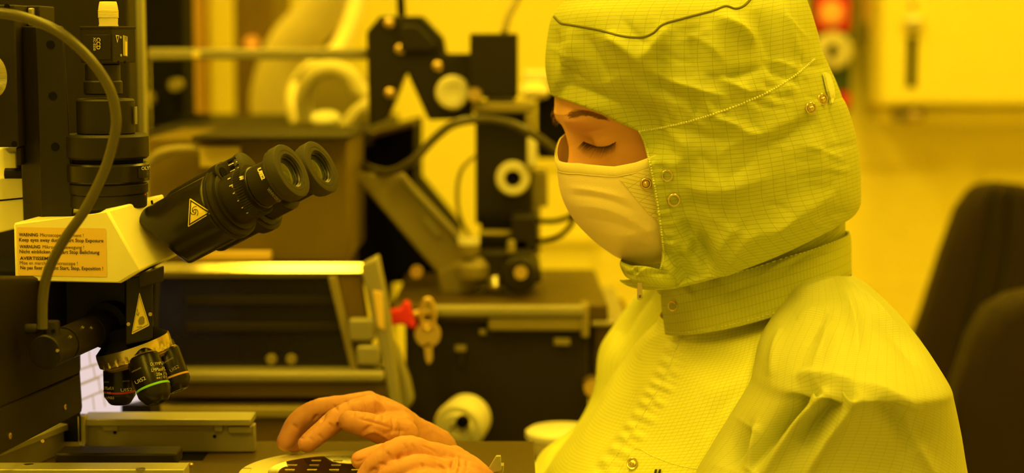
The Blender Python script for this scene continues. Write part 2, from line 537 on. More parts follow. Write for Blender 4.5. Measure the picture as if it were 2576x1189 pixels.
chair(3.05, [(2466, 470), (2530, 462), (2600, 470), (2640, 500), (2640, 1500), (2200, 1500), (2262, 1180), (2296, 900), (2336, 790), (2384, 640), (2424, 530)],
      'dark chair with ribbed backrest standing against the cream wall', [[(2500, 470), (2494, 560), (2462, 720), (2420, 880), (2395, 1000)], [(2545, 476), (2540, 600), (2510, 760), (2480, 900)]], 0.09)
chair(2.30, [(2560, 752), (2640, 735), (2760, 740), (2790, 1600), (2360, 1600), (2385, 1300), (2398, 1090), (2420, 980), (2460, 860), (2504, 785)],
      'dark smooth backed chair close behind the worker at the right edge', None, 0.09)

# ------------------------------------------------------------------ rear machine (out of focus)
tb = at(1100, 1180, 2.3)
r2 = thing('rear_mask_aligner', (tb.x, 2.4, 0), 'black aligner machine with pale knobs standing behind the worker\'s hands', 'machine')
A = r2
def P2(name, mb, m, bevel=0.003, **k): return obj(name, mb, M[m], A, bevel=bevel, **k)
P2('head_plate', MB().pxprism([(922, 80), (956, 40), (1062, 40), (1114, 95), (1120, 135), (1190, 135), (1188, 300), (1078, 302), (1022, 178), (974, 300), (928, 318)], 2.32, 0.06), 'black')
P2('head_cover', MB().pxprism([(1006, 62), (1050, 62), (1096, 108), (1096, 130), (1006, 130)], 2.31, 0.012), 'dark')
for x, y in ((979, 58), (1007, 124), (981, 234), (1101, 166)):
    k = MB(); k.lathe([(0, .0062), (.004, .0062), (.006, .003)], at(x, y, 2.318), (0, -1, 0), seg=18)
    obj('screw', k, M['brass'], A, smooth=True)
P2('motor_block', MB().pxbox(1182, 84, 1303, 246, 2.27, 0.10), 'black')
k = MB(); k.lathe([(0, .0215), (.016, .0215), (.02, .019), (.0205, .012), (.019, .010), (.019, .003)], at(1139, 232, 2.315), (0, -1, 0)); obj('upper_knob', k, M['white'], A, smooth=True, label='round cream knob on the black head')
k = MB(); k.lathe([(0, .009), (.014, .008)], at(1195, 238, 2.27), (0, -1, 0), seg=20); obj('set_knob', k, M['brass'], A, smooth=True)
P2('focus_bracket', MB().pxbox(1188, 257, 1344, 284, 2.27, 0.07), 'olive')
P2('focus_plate', MB().pxbox(1224, 240, 1296, 256, 2.28, 0.05), 'aludull')
P2('bracket_post', MB().pxbox(1322, 284, 1344, 345, 2.27, 0.02), 'olive')
P2('column', MB().pxbox(1196, 280, 1336, 564, 2.30, 0.10), 'black')
P2('column_rail', MB().pxbox(1336, 430, 1378, 520, 2.32, 0.06), 'olive')
P2('column_cylinder', MB().pxbox(1326, 345, 1350, 420, 2.27, 0.02), 'white')
k = MB(); k.lathe([(0, .0215), (.016, .0215), (.0195, .019), (.0195, .011), (.004, .0095)], at(1290, 447, 2.30), (0, -1, 0)); obj('focus_knob', k, M['white'], A, smooth=True, label='cream ring knob with dark centre on the column')
k = MB(); k.lathe([(0, .0098), (.008, .0098)], at(1290, 447, 2.298), (0, -1, 0), seg=24); obj('knob_core', k, M['void'], A, smooth=True)
P2('nose_block', MB().pxprism([(1204, 545), (1334, 545), (1318, 590), (1294, 606), (1236, 606), (1214, 586)], 2.27, 0.08), 'void')
P2('carriage', MB().pxbox(1206, 582, 1290, 596, 2.25, 0.1), 'olive')
P2('carriage_block', MB().pxbox(1286, 545, 1352, 632, 2.24, 0.10), 'dark')
P2('lower_block', MB().pxbox(1204, 600, 1332, 640, 2.24, 0.10), 'void')
P2('wedge_stage', MB().pxprism([(1200, 634), (1332, 634), (1346, 660), (1362, 690), (1362, 712), (1190, 712), (1186, 660)], 2.20, 0.16), 'dark')
k = MB(); k.lathe([(0, .009), (.012, .009), (.016, .005)], at(1246, 700, 2.19), (0.1, -0.4, -0.9), seg=24); obj('metal_tip', k, M['steel'], A, smooth=True)
k = MB(); k.lathe([(0, .022), (.02, .022), (.024, .018)], at(1306, 686, 2.19), (0, -1, 0)); obj('round_clamp', k, M['black'], A, smooth=True)
k = MB(); k.lathe([(0, .008), (.008, .008)], at(1310, 684, 2.165), (0, -1, 0), seg=20); obj('clamp_screw', k, M['brass'], A, smooth=True)
k = MB(); k.lathe([(0, .005), (.012, .005), (.015, .003)], at(1286, 634, 2.19), (0, 0, 1), seg=20); obj('pin', k, M['olive'], A, smooth=True)
k = MB(); k.lathe([(0, .008), (.008, .007)], at(1048, 683, 2.16), (0, -1, 0), seg=20); obj('cap_screw', k, M['brass'], A, smooth=True)
# tall enclosure with the diagonal arm
P2('enclosure', MB().pxprism([(884, 348), (1042, 308), (1042, 470), (1150, 600), (1150, 700), (884, 720)], 2.42, 0.22), 'void')
P2('enclosure_post', MB().pxbox(876, 345, 890, 720, 2.36, 0.05), 'darkbrown')
P2('enclosure_lip', MB().pxprism([(868, 352), (1042, 304), (1042, 318), (884, 362)], 2.37, 0.06), 'darkbrown')
P2('diagonal_arm', MB().pxprism([(884, 436), (1010, 436), (1046, 476), (1186, 626), (1188, 668), (1102, 690)], 2.24, 0.03), 'olive')
P2('arm_edge', MB().pxprism([(1010, 436), (1046, 476), (1192, 628), (1182, 634), (1040, 486), (1000, 440)], 2.225, 0.012), 'aludull', bevel=0.001)
P2('arm_slot', MB().pxprism([(1062, 552), (1074, 548), (1108, 590), (1096, 596)], 2.234, 0.006), 'aludull', bevel=0.001)
P2('arm_foot', MB().pxprism([(1100, 688), (1200, 634), (1232, 640), (1232, 700), (1180, 740), (1110, 740)], 2.22, 0.05), 'olive')
# base
b0, b1 = at(985, 766, 2.12), at(1530, 766, 2.12)
P2('base_slab', MB().box(((b0.x + b1.x) / 2, 2.12 + 0.17, b0.z - 0.010), (b1.x - b0.x, 0.34, 0.020)), 'stage')
P2('front_rail', MB().pxbox(1082, 770, 1472, 796, 2.11, 0.03), 'aludull')
P2('rail_lower', MB().pxbox(1228, 796, 1470, 832, 2.115, 0.03), 'olive')
P2('rail_end', MB().pxbox(1462, 766, 1482, 850, 2.112, 0.04), 'olive')
P2('rail_bracket', MB().pxbox(1484, 760, 1500, 1010, 2.14, 0.03), 'dark')
P2('base_cabinet', MB().pxbox(1020, 796, 1482, 1170, 2.13, 0.32), 'dark')
P2('side_cabinet', MB().pxbox(1490, 822, 1600, 1000, 2.16, 0.25), 'darkbrown')
P2('side_ledge', MB().pxbox(1486, 806, 1580, 822, 2.12, 0.3), 'aludull')
zf = at(1200, 1165, 2.13).z
P2('plinth', MB().box((at(1250, 1000, 2.3).x, 2.31, zf / 2), (0.30, 0.34, zf)), 'darkbrown')
for x0, y0, x1, y1, mm in ((1145, 870, 1172, 884, 'olive'), (1152, 884, 1168, 920, 'dark'), (1394, 852, 1434, 868, 'olive'), (1206, 830, 1222, 842, 'olive')):
    P2('catch', MB().pxbox(x0, y0, x1, y1, 2.12, 0.01), mm, bevel=0.001)
k = MB(); k.lathe([(-0.012, .028), (0, .029), (.022, .030), (.027, .026), (.027, .019), (.033, .018), (.034, .008), (.026, .007)], at(1170, 1056, 2.08), (-0.28, -0.95, -0.16)); obj('lower_knob', k, M['white'], A, smooth=True, label='large pale stepped knob low on the cabinet')
k = MB(); k.lathe([(0, .0075), (.006, .0075)], at(1166, 1058, 2.045), (-0.28, -0.95, -0.16), seg=20); obj('knob_hole', k, M['void'], A, smooth=True)
k = MB(); k.lathe([(0, .010), (.03, .010)], at(1488, 964, 2.13), (0, -1, 0), seg=20); obj('indicator', k, M['brass'], A, smooth=True)
k = MB(); k.lathe([(0, .008), (.02, .008)], at(1502, 964, 2.13), (0, -1, 0), seg=20); obj('red_indicator', k, M['red'], A, smooth=True)
P2('rear_ledge', MB().pxbox(1318, 182, 1425, 206, 2.6, 0.2), 'white')
P2('rear_box', MB().pxbox(1352, 206, 1460, 400, 2.62, 0.2), 'void')
P2('rear_tube', MB().pxbox(1308, 206, 1384, 250, 2.58, 0.05), 'hose', bevel=0.02)
P2('rear_arm', MB().pxbox(1336, 520, 1360, 640, 2.32, 0.05), 'olive')

def cable(name, pts, rad, m, label, cat='cable', seg=12):
    o = obj(name, MB().tube([at(*p) for p in pts], rad, seg=seg), M[m], smooth=True)
    return tagit(o, label, cat)
cable('braided_cable', [(888, 396, 2.32), (930, 424, 2.26), (985, 432, 2.22), (1040, 402, 2.2), (1090, 350, 2.2), (1140, 312, 2.2), (1205, 300, 2.2), (1275, 308, 2.2), (1340, 338, 2.2), (1395, 378, 2.22), (1440, 430, 2.26)], 0.0052, 'cable', 'thick dull cable arching across the rear machine column')
cable('thin_cable', [(1196, 392, 2.26), (1166, 420, 2.25), (1152, 460, 2.25), (1152, 520, 2.25), (1164, 560, 2.25), (1180, 592, 2.25)], 0.0026, 'olive', 'thin cable curving beside the rear column')
cable('black_cable', [(1350, 556, 2.25), (1395, 556, 2.24), (1432, 545, 2.24), (1446, 530, 2.24), (1436, 565, 2.24), (1412, 590, 2.24), (1380, 602, 2.24), (1348, 606, 2.25)], 0.0032, 'void', 'black cable looped below the mask chin at the rear machine')
cable('head_cable', [(1010, 44, 2.34), (1008, 0, 2.35), (1004, -60, 2.38), (1000, -150, 2.4)], 0.0055, 'void', 'short black cable rising from the rear machine head')
cable('motor_cable', [(1268, 84, 2.31), (1280, 40, 2.33), (1300, 0, 2.36), (1340, -90, 2.4)], 0.0045, 'olive', 'dull cable leaning up from the rear motor block')
r = thing('reagent_bottle', at(1186, 700, 2.2), 'small bottle with bright cap by the foot of the diagonal arm', 'bottle')
k = MB(); k.lathe([(0, .018), (.004, .020), (.016, .020), (.022, .015), (.026, .012)], at(1188, 700, 2.20), (0, 0, 1)); obj('body', k, M['olive'], r, smooth=True)
k = MB(); k.lathe([(0, .012), (.002, .013), (.020, .013), (.022, .011)], at(1180, 640, 2.19), (0, 0, 1)); obj('neck', k, M['olive'], r, smooth=True)
k = MB(); k.lathe([(0, .0125), (.001, .0135), (.009, .0135), (.010, .012)], at(1179, 616, 2.19), (0, 0, 1)); obj('cap', k, M['white'], r, smooth=True)

# key and red tag hanging from the front rail
r = thing('red_key_tag', at(1005, 795, 2.06), 'red plastic tag with pale tip beside the hanging key', 'tag')
obj('tag', MB().pxprism([(978, 780), (1008, 776), (1016, 757), (1030, 758), (1036, 786), (1046, 812), (1044, 830), (1028, 824), (1010, 814), (982, 822)], 2.06, 0.014), M['red'], r, bevel=0.003)
k = MB(); k.lathe([(0, .008), (.012, .009), (.014, .006)], at(980, 800, 2.067), (-1, 0, 0), seg=20); obj('tip', k, M['yellow'], r, smooth=True)
k = MB(); k.tube([at(1040, 790, 2.067), at(1062, 786, 2.072), at(1085, 790, 2.09)], 0.004); obj('pin', k, M['brass'], r, smooth=True)
r = thing('hanging_key', at(1075, 915, 2.07), 'brass key hanging below the red tag on a rail hook', 'key')
obj('bow', MB().lathe([(-.003, .015), (.003, .015)], at(1076, 840, 2.07), (0, -1, 0), seg=28), M['brass'], r, bevel=0.0008)
obj('blade', MB().pxprism([(1066, 862), (1086, 862), (1088, 905), (1078, 918), (1070, 905)], 2.067, 0.006), M['brass'], r, bevel=0.0008)
obj('ring', MB().tube([at(1076 + 17 * math.cos(a), 790 + 38 * math.sin(a), 2.065) for a in np.linspace(0, 2 * pi, 14)], 0.0026, n=48), M['brass'], r, smooth=True)
obj('hook', MB().pxbox(1062, 754, 1088, 806, 2.085, 0.02), M['olive'], r, bevel=0.003)

# bench under the dish
bz = at(1418, 1165, 1.98).z
r = thing('low_bench', (at(1270, 1165, 1.98).x, 1.98, 0), 'black low bench under the pale round dish', 'bench')
bx0, bx1 = at(1060, 1165, 1.98).x, at(1520, 1165, 1.98).x
obj('bench_top', MB().box(((bx0 + bx1) / 2, 1.98, bz - .012), (bx1 - bx0, .20, .024)), M['blackgloss'], r, bevel=.002)
for sx in (bx0 + .015, bx1 - .015):
    for sy in (1.895, 2.065): obj('leg', MB().box((sx, sy, (bz - .024) / 2), (.02, .02, bz - .024)), M['dark'], r)
# pale round dish on the far table
r = thing('round_dish', at(1420, 1160, 1.98), 'pale round lidded dish left of the worker\'s chest', 'dish')
k = MB(); k.lathe([(0, .026), (.002, .030), (.026, .040), (.030, .040)], at(1418, 1165, 1.98) , (0, 0, 1), seg=56); obj('dish', k, M['hose'], r, smooth=True)
k = MB(); k.lathe([(0, .041), (.001, .042), (.007, .042), (.010, .038), (.011, .0)], at(1418, 1100, 1.98), (0, 0, 1), seg=56); obj('lid', k, M['white'], r, smooth=True)

# ------------------------------------------------------------------ dark monitor and display box between the machines
r = thing('equipment_rack', at(640, 650, 2.1), 'dark brown equipment box behind the binocular eyepieces', 'rack')
obj('body', MB().pxbox(372, 345, 878, 660, 2.10, 0.22), M['rack'], r, bevel=0.004)
obj('top_cover', MB().pxbox(480, 342, 880, 352, 2.06, 0.26), M['dark'], r, bevel=0.004)
obj('sticker', MB().pxbox(502, 368, 604, 420, 2.094, 0.004), M['yellow'], r, bevel=0.001, label='plain yellow sticker')
obj('orange_strip', MB().pxbox(470, 632, 682, 656, 2.085, 0.010), M['paper'], r, bevel=0.002)
obj('side_arch', MB().tube([at(375, 410, 2.07), at(400, 388, 2.07), at(440, 378, 2.07), at(500, 376, 2.07)], 0.006), M['olive'], r, smooth=True)
zf = at(600, 655, 2.1).z
obj('stand', MB().box((at(620, 600, 2.2).x, 2.24, zf / 2), (0.20, 0.10, zf)), M['dark'], r, bevel=0.004)

r = thing('display_box', at(650, 975, 2.0), 'dark glazed display box with a bright top bar behind the hands', 'display')
YD = 2.0
k = MB(); a, b = at(392, 672, YD - 0.012), at(914, 672, YD - 0.012)
zl, L_ = at(650, 686, YD - .012).z + .0008, .0112
pf = [(YD - .012, zl), (YD - .012 + L_ * .559, zl + L_ * .829), (YD + .004, zl + L_ * .829), (YD + .004, zl)]
obj('top_bar', MB().prism([(a.x, y, z) for y, z in pf], [(b.x, y, z) for y, z in pf]), M['mirror'], r, label='polished bevelled top bar')
obj('top_frame', MB().pxbox(392, 684, 914, 698, YD - 0.006, 0.03), M['olive'], r, bevel=0.002)
obj('screen_panel', MB().pxprism([(396, 696), (838, 696), (902, 940), (384, 940)], YD, 0.02), M['blackgloss'], r, bevel=0.002)
for y in (745, 812):
    obj('dim_shelf', MB().pxbox(470, y, 880, y + 22, YD - 0.004, 0.006), M['dark'], r, bevel=0.001)
for x in (683, 733):
    k = MB(); k.lathe([(0, .0062), (.004, .005)], at(x, 903, YD - 0.002), (0, -1, 0), seg=20); obj('screw', k, M['olive'], r, smooth=True)
obj('inner_post', MB().pxprism([(824, 694), (846, 694), (905, 940), (884, 940)], YD - 0.014, 0.03), M['olive'], r, bevel=0.002)
obj('side_glass', MB().pxprism([(846, 690), (906, 690), (945, 938), (905, 938)], YD - 0.008, 0.02), M['darkbrown'], r, bevel=0.002)
obj('outer_post', MB().pxprism([(906, 668), (950, 644), (974, 760), (996, 920), (1012, 1055), (985, 1055), (960, 900), (930, 780)], YD - 0.02, 0.03), M['aludull'], r, bevel=0.003)
obj('post_fin', MB().pxprism([(962, 820), (1000, 880), (1030, 960), (1040, 1010), (1012, 1050), (998, 930)], YD + 0.02, 0.03), M['aludull'], r, bevel=0.003)
obj('reflection_block', MB().pxbox(876, 800, 944, 860, YD - 0.022, 0.012), M['aludull'], r, bevel=0.004)  # silver blocks stand in for bright reflections on the side glass
obj('reflection_block', MB().pxbox(896, 868, 958, 920, YD - 0.022, 0.012), M['aludull'], r, bevel=0.004)
obj('post_sticker', MB().pxprism([(938, 730), (962, 735), (968, 832), (950, 820)], YD - 0.023, 0.003), M['paper'], r, bevel=0.001)
obj('lower_bar', MB().pxbox(388, 934, 966, 962, YD - 0.03, 0.04), M['aludull'], r, bevel=0.004)
obj('lower_panel', MB().pxbox(388, 962, 985, 1000, YD - 0.016, 0.04), M['darkbrown'], r, bevel=0.003)
obj('foot_gap', MB().pxbox(392, 1000, 985, 1030, YD + 0.01, 0.04), M['void'], r)
obj('foot_rail', MB().pxbox(392, 1024, 800, 1052, YD - 0.03, 0.05), M['olive'], r, bevel=0.003)
obj('foot_panel', MB().pxbox(392, 1052, 985, 1150, YD - 0.02, 0.05), M['darkbrown'], r, bevel=0.003)
zf = at(600, 1148, YD).z
obj('pedestal', MB().box((at(690, 1100, YD + 0.1).x, YD + 0.06, zf / 2), (0.24, 0.16, zf)), M['dark'], r, bevel=0.004)

# acrylic shield and the things seen through it
YG = 2.36
r = thing('acrylic_shield', at(650, 325, YG), 'clear acrylic shield with a bright top edge, upper left of centre', 'shield')
obj('pane', MB().pxbox(376, 146, 924, 326, YG, 0.008), M['glass'], r, bevel=0.001)
obj('top_edge', MB().pxbox(370, 122, 922, 150, YG - 0.004, 0.022), M['aludull'], r, bevel=0.003)
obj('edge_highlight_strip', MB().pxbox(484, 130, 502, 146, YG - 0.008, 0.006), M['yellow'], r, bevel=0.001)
zz = at(640, 326, YG)
obj('shelf', MB().box((zz.x, YG + 0.28, zz.z - 0.012), (0.30, 0.62, 0.02)), M['dark'], r, bevel=0.003)
for sx in (-1, 1):
    obj('leg', MB().box((zz.x + sx * 0.135, YG + 0.5, (zz.z - 0.022) / 2), (0.02, 0.02, zz.z - 0.022)), M['dark'], r)
o = obj('white_hose', MB().tube([at(*p) for p in [(905, -40, 2.9), (880, 60, 2.86), (845, 130, 2.82), (795, 165, 2.75), (752, 210, 2.7), (740, 260, 2.66), (758, 318, 2.62)]], 0.014, seg=18), M['hose'], smooth=True)
tagit(o, 'pale hose dropping from the top behind the acrylic shield', 'hose', 'pale hoses behind the shield')
o = obj('white_hose', MB().tube([at(*p) for p in [(768, 300, 2.62), (764, 240, 2.6), (790, 186, 2.58), (835, 172, 2.58), (880, 190, 2.58), (905, 226, 2.58), (935, 250, 2.58)]], 0.012, seg=18), M['hose'], smooth=True)
tagit(o, 'pale hose curled in an arch behind the acrylic shield', 'hose', 'pale hoses behind the shield')
o = obj('white_hose', MB().tube([at(*p) for p in [(950, 250, 2.5), (905, 278, 2.5), (880, 305, 2.5), (866, 326, 2.5)]], 0.010, seg=18), M['hose'], smooth=True)
tagit(o, 'short pale hose slanting down to the right of the white disc', 'hose', 'pale hoses behind the shield')
k = MB(); k.lathe([(0, .012), (.006, .020), (.012, .021), (.015, .018), (.016, 0.001)], at(819, 316, 2.45), (0, -0.35, 0.94), seg=40)
tagit(obj('domed_disc', k, M['white'], smooth=True), 'white domed disc standing on the shelf behind the shield', 'disc')
r = thing('green_backboard', at(840, 330, 2.95), 'olive rounded plate behind the curled pale hose', 'plate')
k = MB(); k.lathe([(0, .062), (.02, .062)], at(832, 255, 2.70), (0, -1, 0), seg=48); obj('plate', k, M['olive'], r, bevel=0.003)
zq = at(832, 330, 2.7)
obj('stem', MB().box((zq.x, 2.69, zq.z - 0.03), (0.03, 0.02, 0.1)), M['olive'], r)
r = thing('dark_cabinet', (at(640, 200, 3.6).x, 3.7, 0), 'tall dark brown cabinet against the far wall between amber strips', 'cabinet')
a, b = at(590, 200, 3.6), at(688, 200, 3.6)
obj('body', MB().box(((a.x + b.x) / 2, 3.75, 1.25), (b.x - a.x, 0.3, 2.5)), M['darkbrown'], r, bevel=0.006)
k = MB(); k.lathe([(0, .013), (.01, .013)], at(634, 108, 3.598), (0, -1, 0), seg=24); obj('orange_lamp', k, M['redlamp'], r, smooth=True)
k = MB().pxprism([(745, 128), (770, 92), (812, 62), (862, 44), (862, 78), (836, 118)], 3.5, 0.05)
tagit(obj('black_duct', k, M['void'], bevel=0.01), 'black slanted duct above the acrylic shield, by the pale hose', 'duct')
k = MB().tube([at(*p) for p in [(690, 320, 3.6), (690, 230, 3.55), (730, 120, 3.5), (800, 40, 3.45), (870, -60, 3.4)]], 0.045, seg=24)
tagit(obj('wide_hose', k, M['hose'], smooth=True), 'wide cream hose sweeping up beside the dark cabinet', 'hose')
r = thing('tool_stand', (at(415, 200, 2.7).x, 2.75, 0), 'black stand of fittings behind the camera tube, left', 'stand')
a, b = at(358, 200, 2.7), at(462, 200, 2.7)
obj('panel', MB().box(((a.x + b.x) / 2, 2.75, 1.05), (b.x - a.x, 0.1, 2.1)), M['void'], r, bevel=0.005)
for x, y, q in ((372, 248, .012), (448, 212, .009), (500, 340, .012), (430, 352, .010)):
    k = MB(); k.lathe([(0, q), (.03, q)], at(x, y, 2.68), (0, -1, 0), seg=20); obj('fitting', k, M['olive'], r, smooth=True)
obj('foot_block', MB().pxbox(440, 290, 512, 372, 2.66, 0.08), M['void'], r, bevel=0.005)
a = at(340, 100, 1.85)
o = obj('upright_post', MB().box((a.x, 1.86, 0.92), (0.0155, 0.014, 1.84)), M['alu'], bevel=0.001)
tagit(o, 'slim pale upright post just right of the camera tube', 'post')

# ------------------------------------------------------------------ microscope
MY = 1.5
mb0 = at(200, 700, 1.62)
mic = thing('microscope', (mb0.x, 1.62, 0.0), 'black and ivory binocular inspection microscope with turret of three objectives', 'microscope')
def PM(name, mb, m, bevel=0.0012, **k): return obj(name, mb, M[m], mic, bevel=bevel, **k)
# machine body the microscope is bolted to
PM('rear_panel', MB().pxbox(-160, -60, 330, 840, 1.74, 0.04), 'dark', bevel=0.002)
cz = at(100, 1000, 1.6).z
PM('side_panel', MB().prism([at(-60, 700, 1.34), at(197, 700, 1.56), at(201, 938, 1.56), at(-60, 1052, 1.34)],
                            [p + Vector((-0.004, 0.02, 0)) for p in (at(-60, 700, 1.34), at(197, 700, 1.56), at(201, 938, 1.56), at(-60, 1052, 1.34))]), 'dark', bevel=0.001)
lp = [at(-60, 1056, 1.332), at(199, 942, 1.554), at(205, 1036, 1.554), at(-60, 1176, 1.332)]
low = PM('lower_panel', MB().prism(lp, [p + Vector((-0.004, 0.02, 0)) for p in lp]), 'dark', bevel=0.001)
PM('machine_body', MB().prism([at(-160, 680, 1.70), at(196, 680, 1.60), at(205, 1112, 1.60), at(-160, 1112, 1.70)],
                              [p + Vector((-.075, 0.12, 0)) for p in (at(-160, 680, 1.70), at(196, 680, 1.60), at(205, 1112, 1.60), at(-160, 1112, 1.70))]), 'void')
tl = bvh(low)
for x, y in ((162, 1023), (23, 1096)):
    h, n = hit(tl, x, y, 0)
    k = MB(); k.lathe([(0, .0026), (.0012, .0026), (.0014, .0012), (.0006, .0012)], h, n, seg=18); obj('screw', k, M['brass'], mic, smooth=True)
# focus column
PM('column_plate', MB().prism([at(88, 68, 1.50), at(158, 66, 1.50), at(186, 520, 1.50), at(180, 560, 1.50), at(104, 560, 1.50)],
                              [at(88, 68, 1.62), at(158, 66, 1.62), at(186, 520, 1.62), at(180, 560, 1.62), at(104, 560, 1.62)]), 'black')
PM('column_side', MB().prism([at(40, 66, 1.515), at(92, 66, 1.50), at(108, 560, 1.50), at(60, 560, 1.515)],
                             [at(40, 66, 1.62), at(92, 66, 1.61), at(108, 560, 1.61), at(60, 560, 1.62)]), 'dark')
cpt = bvh(bpy.data.objects['column_plate'])
for x, y in ((127, 112), (133, 241), (139, 369)):
    h, n = hit(cpt, x, y, 0.0002)
    k = MB(); k.lathe([(0, .0034), (.0006, .0034)], h, n, seg=20); obj('bolt_hole', k, M['void'], mic)
PM('column_cap', MB().pxbox(44, 14, 100, 64, 1.53, 0.05), 'dark')
PM('cap_clip', MB().pxbox(70, 20, 84, 66, 1.525, 0.02), 'aludull')
PM('slide_block', MB().pxbox(-60, 12, 42, 370, 1.49, 0.12), 'dark')
k = MB(); k.lathe([(0, .0024), (.0006, .0024)], at(18, 17, 1.4895), (0, -1, 0), seg=16); obj('bolt_hole', k, M['void'], mic)
k = MB(); k.lathe([(0, .0024), (.0006, .0024)], at(36, 362, 1.4895), (0, -1, 0), seg=16); obj('bolt_hole', k, M['void'], mic)
PM('slide_foot', MB().pxbox(40, 370, 52, 416, 1.50, 0.05), 'dark')
# ribbed knob at the left edge
kp = at(-22, 193, 1.455)
kv = []
seg = 200
k = MB()
prof = [(0, .0150), (.001, .0165), (.012, .0165), (.013, .0150), (.0135, .013)]
k.lathe(prof, kp + Vector((0, 0.012, 0)), (-0.62, -0.78, 0.0), seg=seg)
for i in range(len(prof)):
    for j in range(seg):
        if j % 2 and 0 < i < 3:
            p = Vector(k.v[i * seg + j]); c = kp + Vector((0, 0.012, 0)); 
            k.v[i * seg + j] = tuple(c + (p - c) * 0.965)
obj('ribbed_knob', k, M['alu'], mic, smooth=True, label='pale finely ribbed knob')
# pale instrument body behind the column, left edge
PM('side_housing', MB().prism([at(-60, 372, 1.56), at(10, 372, 1.56), at(22, 384, 1.56), at(40, 384, 1.56), at(44, 446, 1.56), at(-60, 456, 1.56)],
                              [p + Vector((0, .05, 0)) for p in (at(-60, 372, 1.56), at(10, 372, 1.56), at(22, 384, 1.56), at(40, 384, 1.56), at(44, 446, 1.56), at(-60, 456, 1.56))]), 'ivory')
PM('side_housing_lower', MB().pxprism([(-60, 452), (58, 443), (62, 570), (-60, 600)], 1.545, 0.06), 'ivory')
PM('joint_line', MB().pxprism([(-60, 508), (60, 496), (60, 500), (-60, 512)], 1.5445, 0.002), 'void', bevel=0)
PM('side_shaft', MB().tube([at(14, 437, 1.548), at(60, 437, 1.548)], 0.005), 'dark', bevel=0)

# ivory head with label face
a_y = 1.462
f3 = lambda x, y, s=0.0: at(x, y, a_y - (x - 150) * 0.00006 + s)
An, Bn, Cn, Dn, En, Fn = f3(33, 560), f3(212, 563), f3(270, 528), f3(355, 680), f3(303, 712), f3(37, 707)
Cf, Df = at(412, 488, 1.55), at(450, 640, 1.55)
Af, Bf, Ef, Ff = at(178, 521, 1.56), at(262, 517, 1.56), at(420, 655, 1.56), at(150, 668, 1.56)
k = MB()
k.add([An, Bn, Cn, Dn, En, Fn, Af, Bf, Cf, Df, Ef, Ff],
      [(0, 1, 2), (0, 2, 3), (0, 3, 4), (0, 4, 5), (2, 8, 9, 3), (3, 9, 10, 4), (4, 10, 11, 5), (0, 5, 11, 6), (0, 6, 7, 1), (1, 7, 2), (2, 7, 8), (6, 11, 10, 9, 8, 7)])
head = PM('head_housing', k, 'ivory', bevel=0.0018)
th = bvh(head)
def rr(poly, n=5, r=4.0):
    out = []
    m = len(poly)
    for i in range(m):
        p, a, b = np.array(poly[i], float), np.array(poly[i - 1], float), np.array(poly[(i + 1) % m], float)
        u, v = (a - p) / np.linalg.norm(a - p), (b - p) / np.linalg.norm(b - p)
        for t in np.linspace(0, 1, n):
            q = p + u * r * (1 - t) ** 2 + v * r * t ** 2
            out.append(tuple(q))
    return out
decal('warning_label', rr([(43, 571), (267, 574), (270, 696), (45, 692)], r=5), th, M['paper'], head, off=0.0004, sub=0, label='orange warning label')
for s, x, y, w, h, b in (('WARNING', 48.5, 593.5, 48, 8.0, .022), ('Microscope Movement !', 102, 594.5, 109, 8.6, 0), ('Keep eyes away during Start Stop Exposure', 49, 606.5, 212, 8.6, .014),
                         ('WARNUNG', 50, 623.5, 52, 8.0, .022), ('Mikroskop-Bewegung !', 108, 624.5, 104, 8.6, 0), ('Nicht einblicken bei Start Stop Belichtung', 50, 636, 201, 8.6, .014),
                         ('AVERTISSEMENT', 51, 652.5, 96, 8.0, .022), ('Mise en marche du microscope !', 51, 664.5, 145, 8.6, 0), ('Ne pas fixer pendant Start, Stop, Exposition !', 52, 676.5, 208, 8.6, .014)):
    text(s, x, y, (1, 0.012), h, th, M['ink'], head, width=w, bold=b, off=0.0008)

# camera tube stack on the head
tc = at(273, 505, 1.515)
def R(px): return ln(px, 1.515)
zt = lambda y: at(273, y, 1.515).z - tc.z
def drum(name, y0, y1, r, m='black', lip=0.0012, dx=0, **k):
    b = MB(); z0, z1 = zt(y0), zt(y1)
    b.lathe([(z0, r - lip), (z0 + lip, r), (z1 - lip, r), (z1, r - lip)], (tc.x + R(dx), tc.y, tc.z), (0, 0, 1), seg=64)
    return obj(name, b, M[m], mic, smooth=True, **k)
drum('tube_base', 520, 484, R(96), 'black')
drum('tube_ring', 486, 458, R(99), 'black')
d1 = drum('maker_ring', 458, 408, R(103), 'blackgloss', .0018)
drum('tube_gap', 410, 394, R(88), 'void')
drum('wide_ring', 398, 336, R(103), 'black', .002)
d2 = drum('upper_tube', 338, 248, R(72), 'black', .0015, dx=-2)
drum('upper_collar', 238, 202, R(48), 'black', dx=-7)
drum('lens_barrel', 205, 160, R(43.5), 'black', dx=-7)
t1 = bvh(d1)
decal('badge', rr([(346, 422), (378, 416), (378, 446), (347, 448)], r=3), t1, M['black'], d1, off=.0005, sub=2)
text('OLYMPUS', 354, 427.5, (1, -0.09), 8.2, t1, M['print'], d1, width=45, bold=.02, off=.0009)
h, n = hit(t1, 257, 449, 0)
k = MB(); k.lathe([(0, .0028), (.001, .0028), (.0014, .0015), (.0008, .001)], h, n, seg=18); obj('set_screw', k, M['steel'], mic, smooth=True)
decal('red_mark', [(363, 487), (366, 487), (366, 491), (363, 491)], bvh(bpy.data.objects['tube_base']), M['redring'], mic, sub=0)
PM('tube_scale', MB().pxbox(339, 268, 343, 312, 1.51, 0.004), 'aludull', bevel=0)
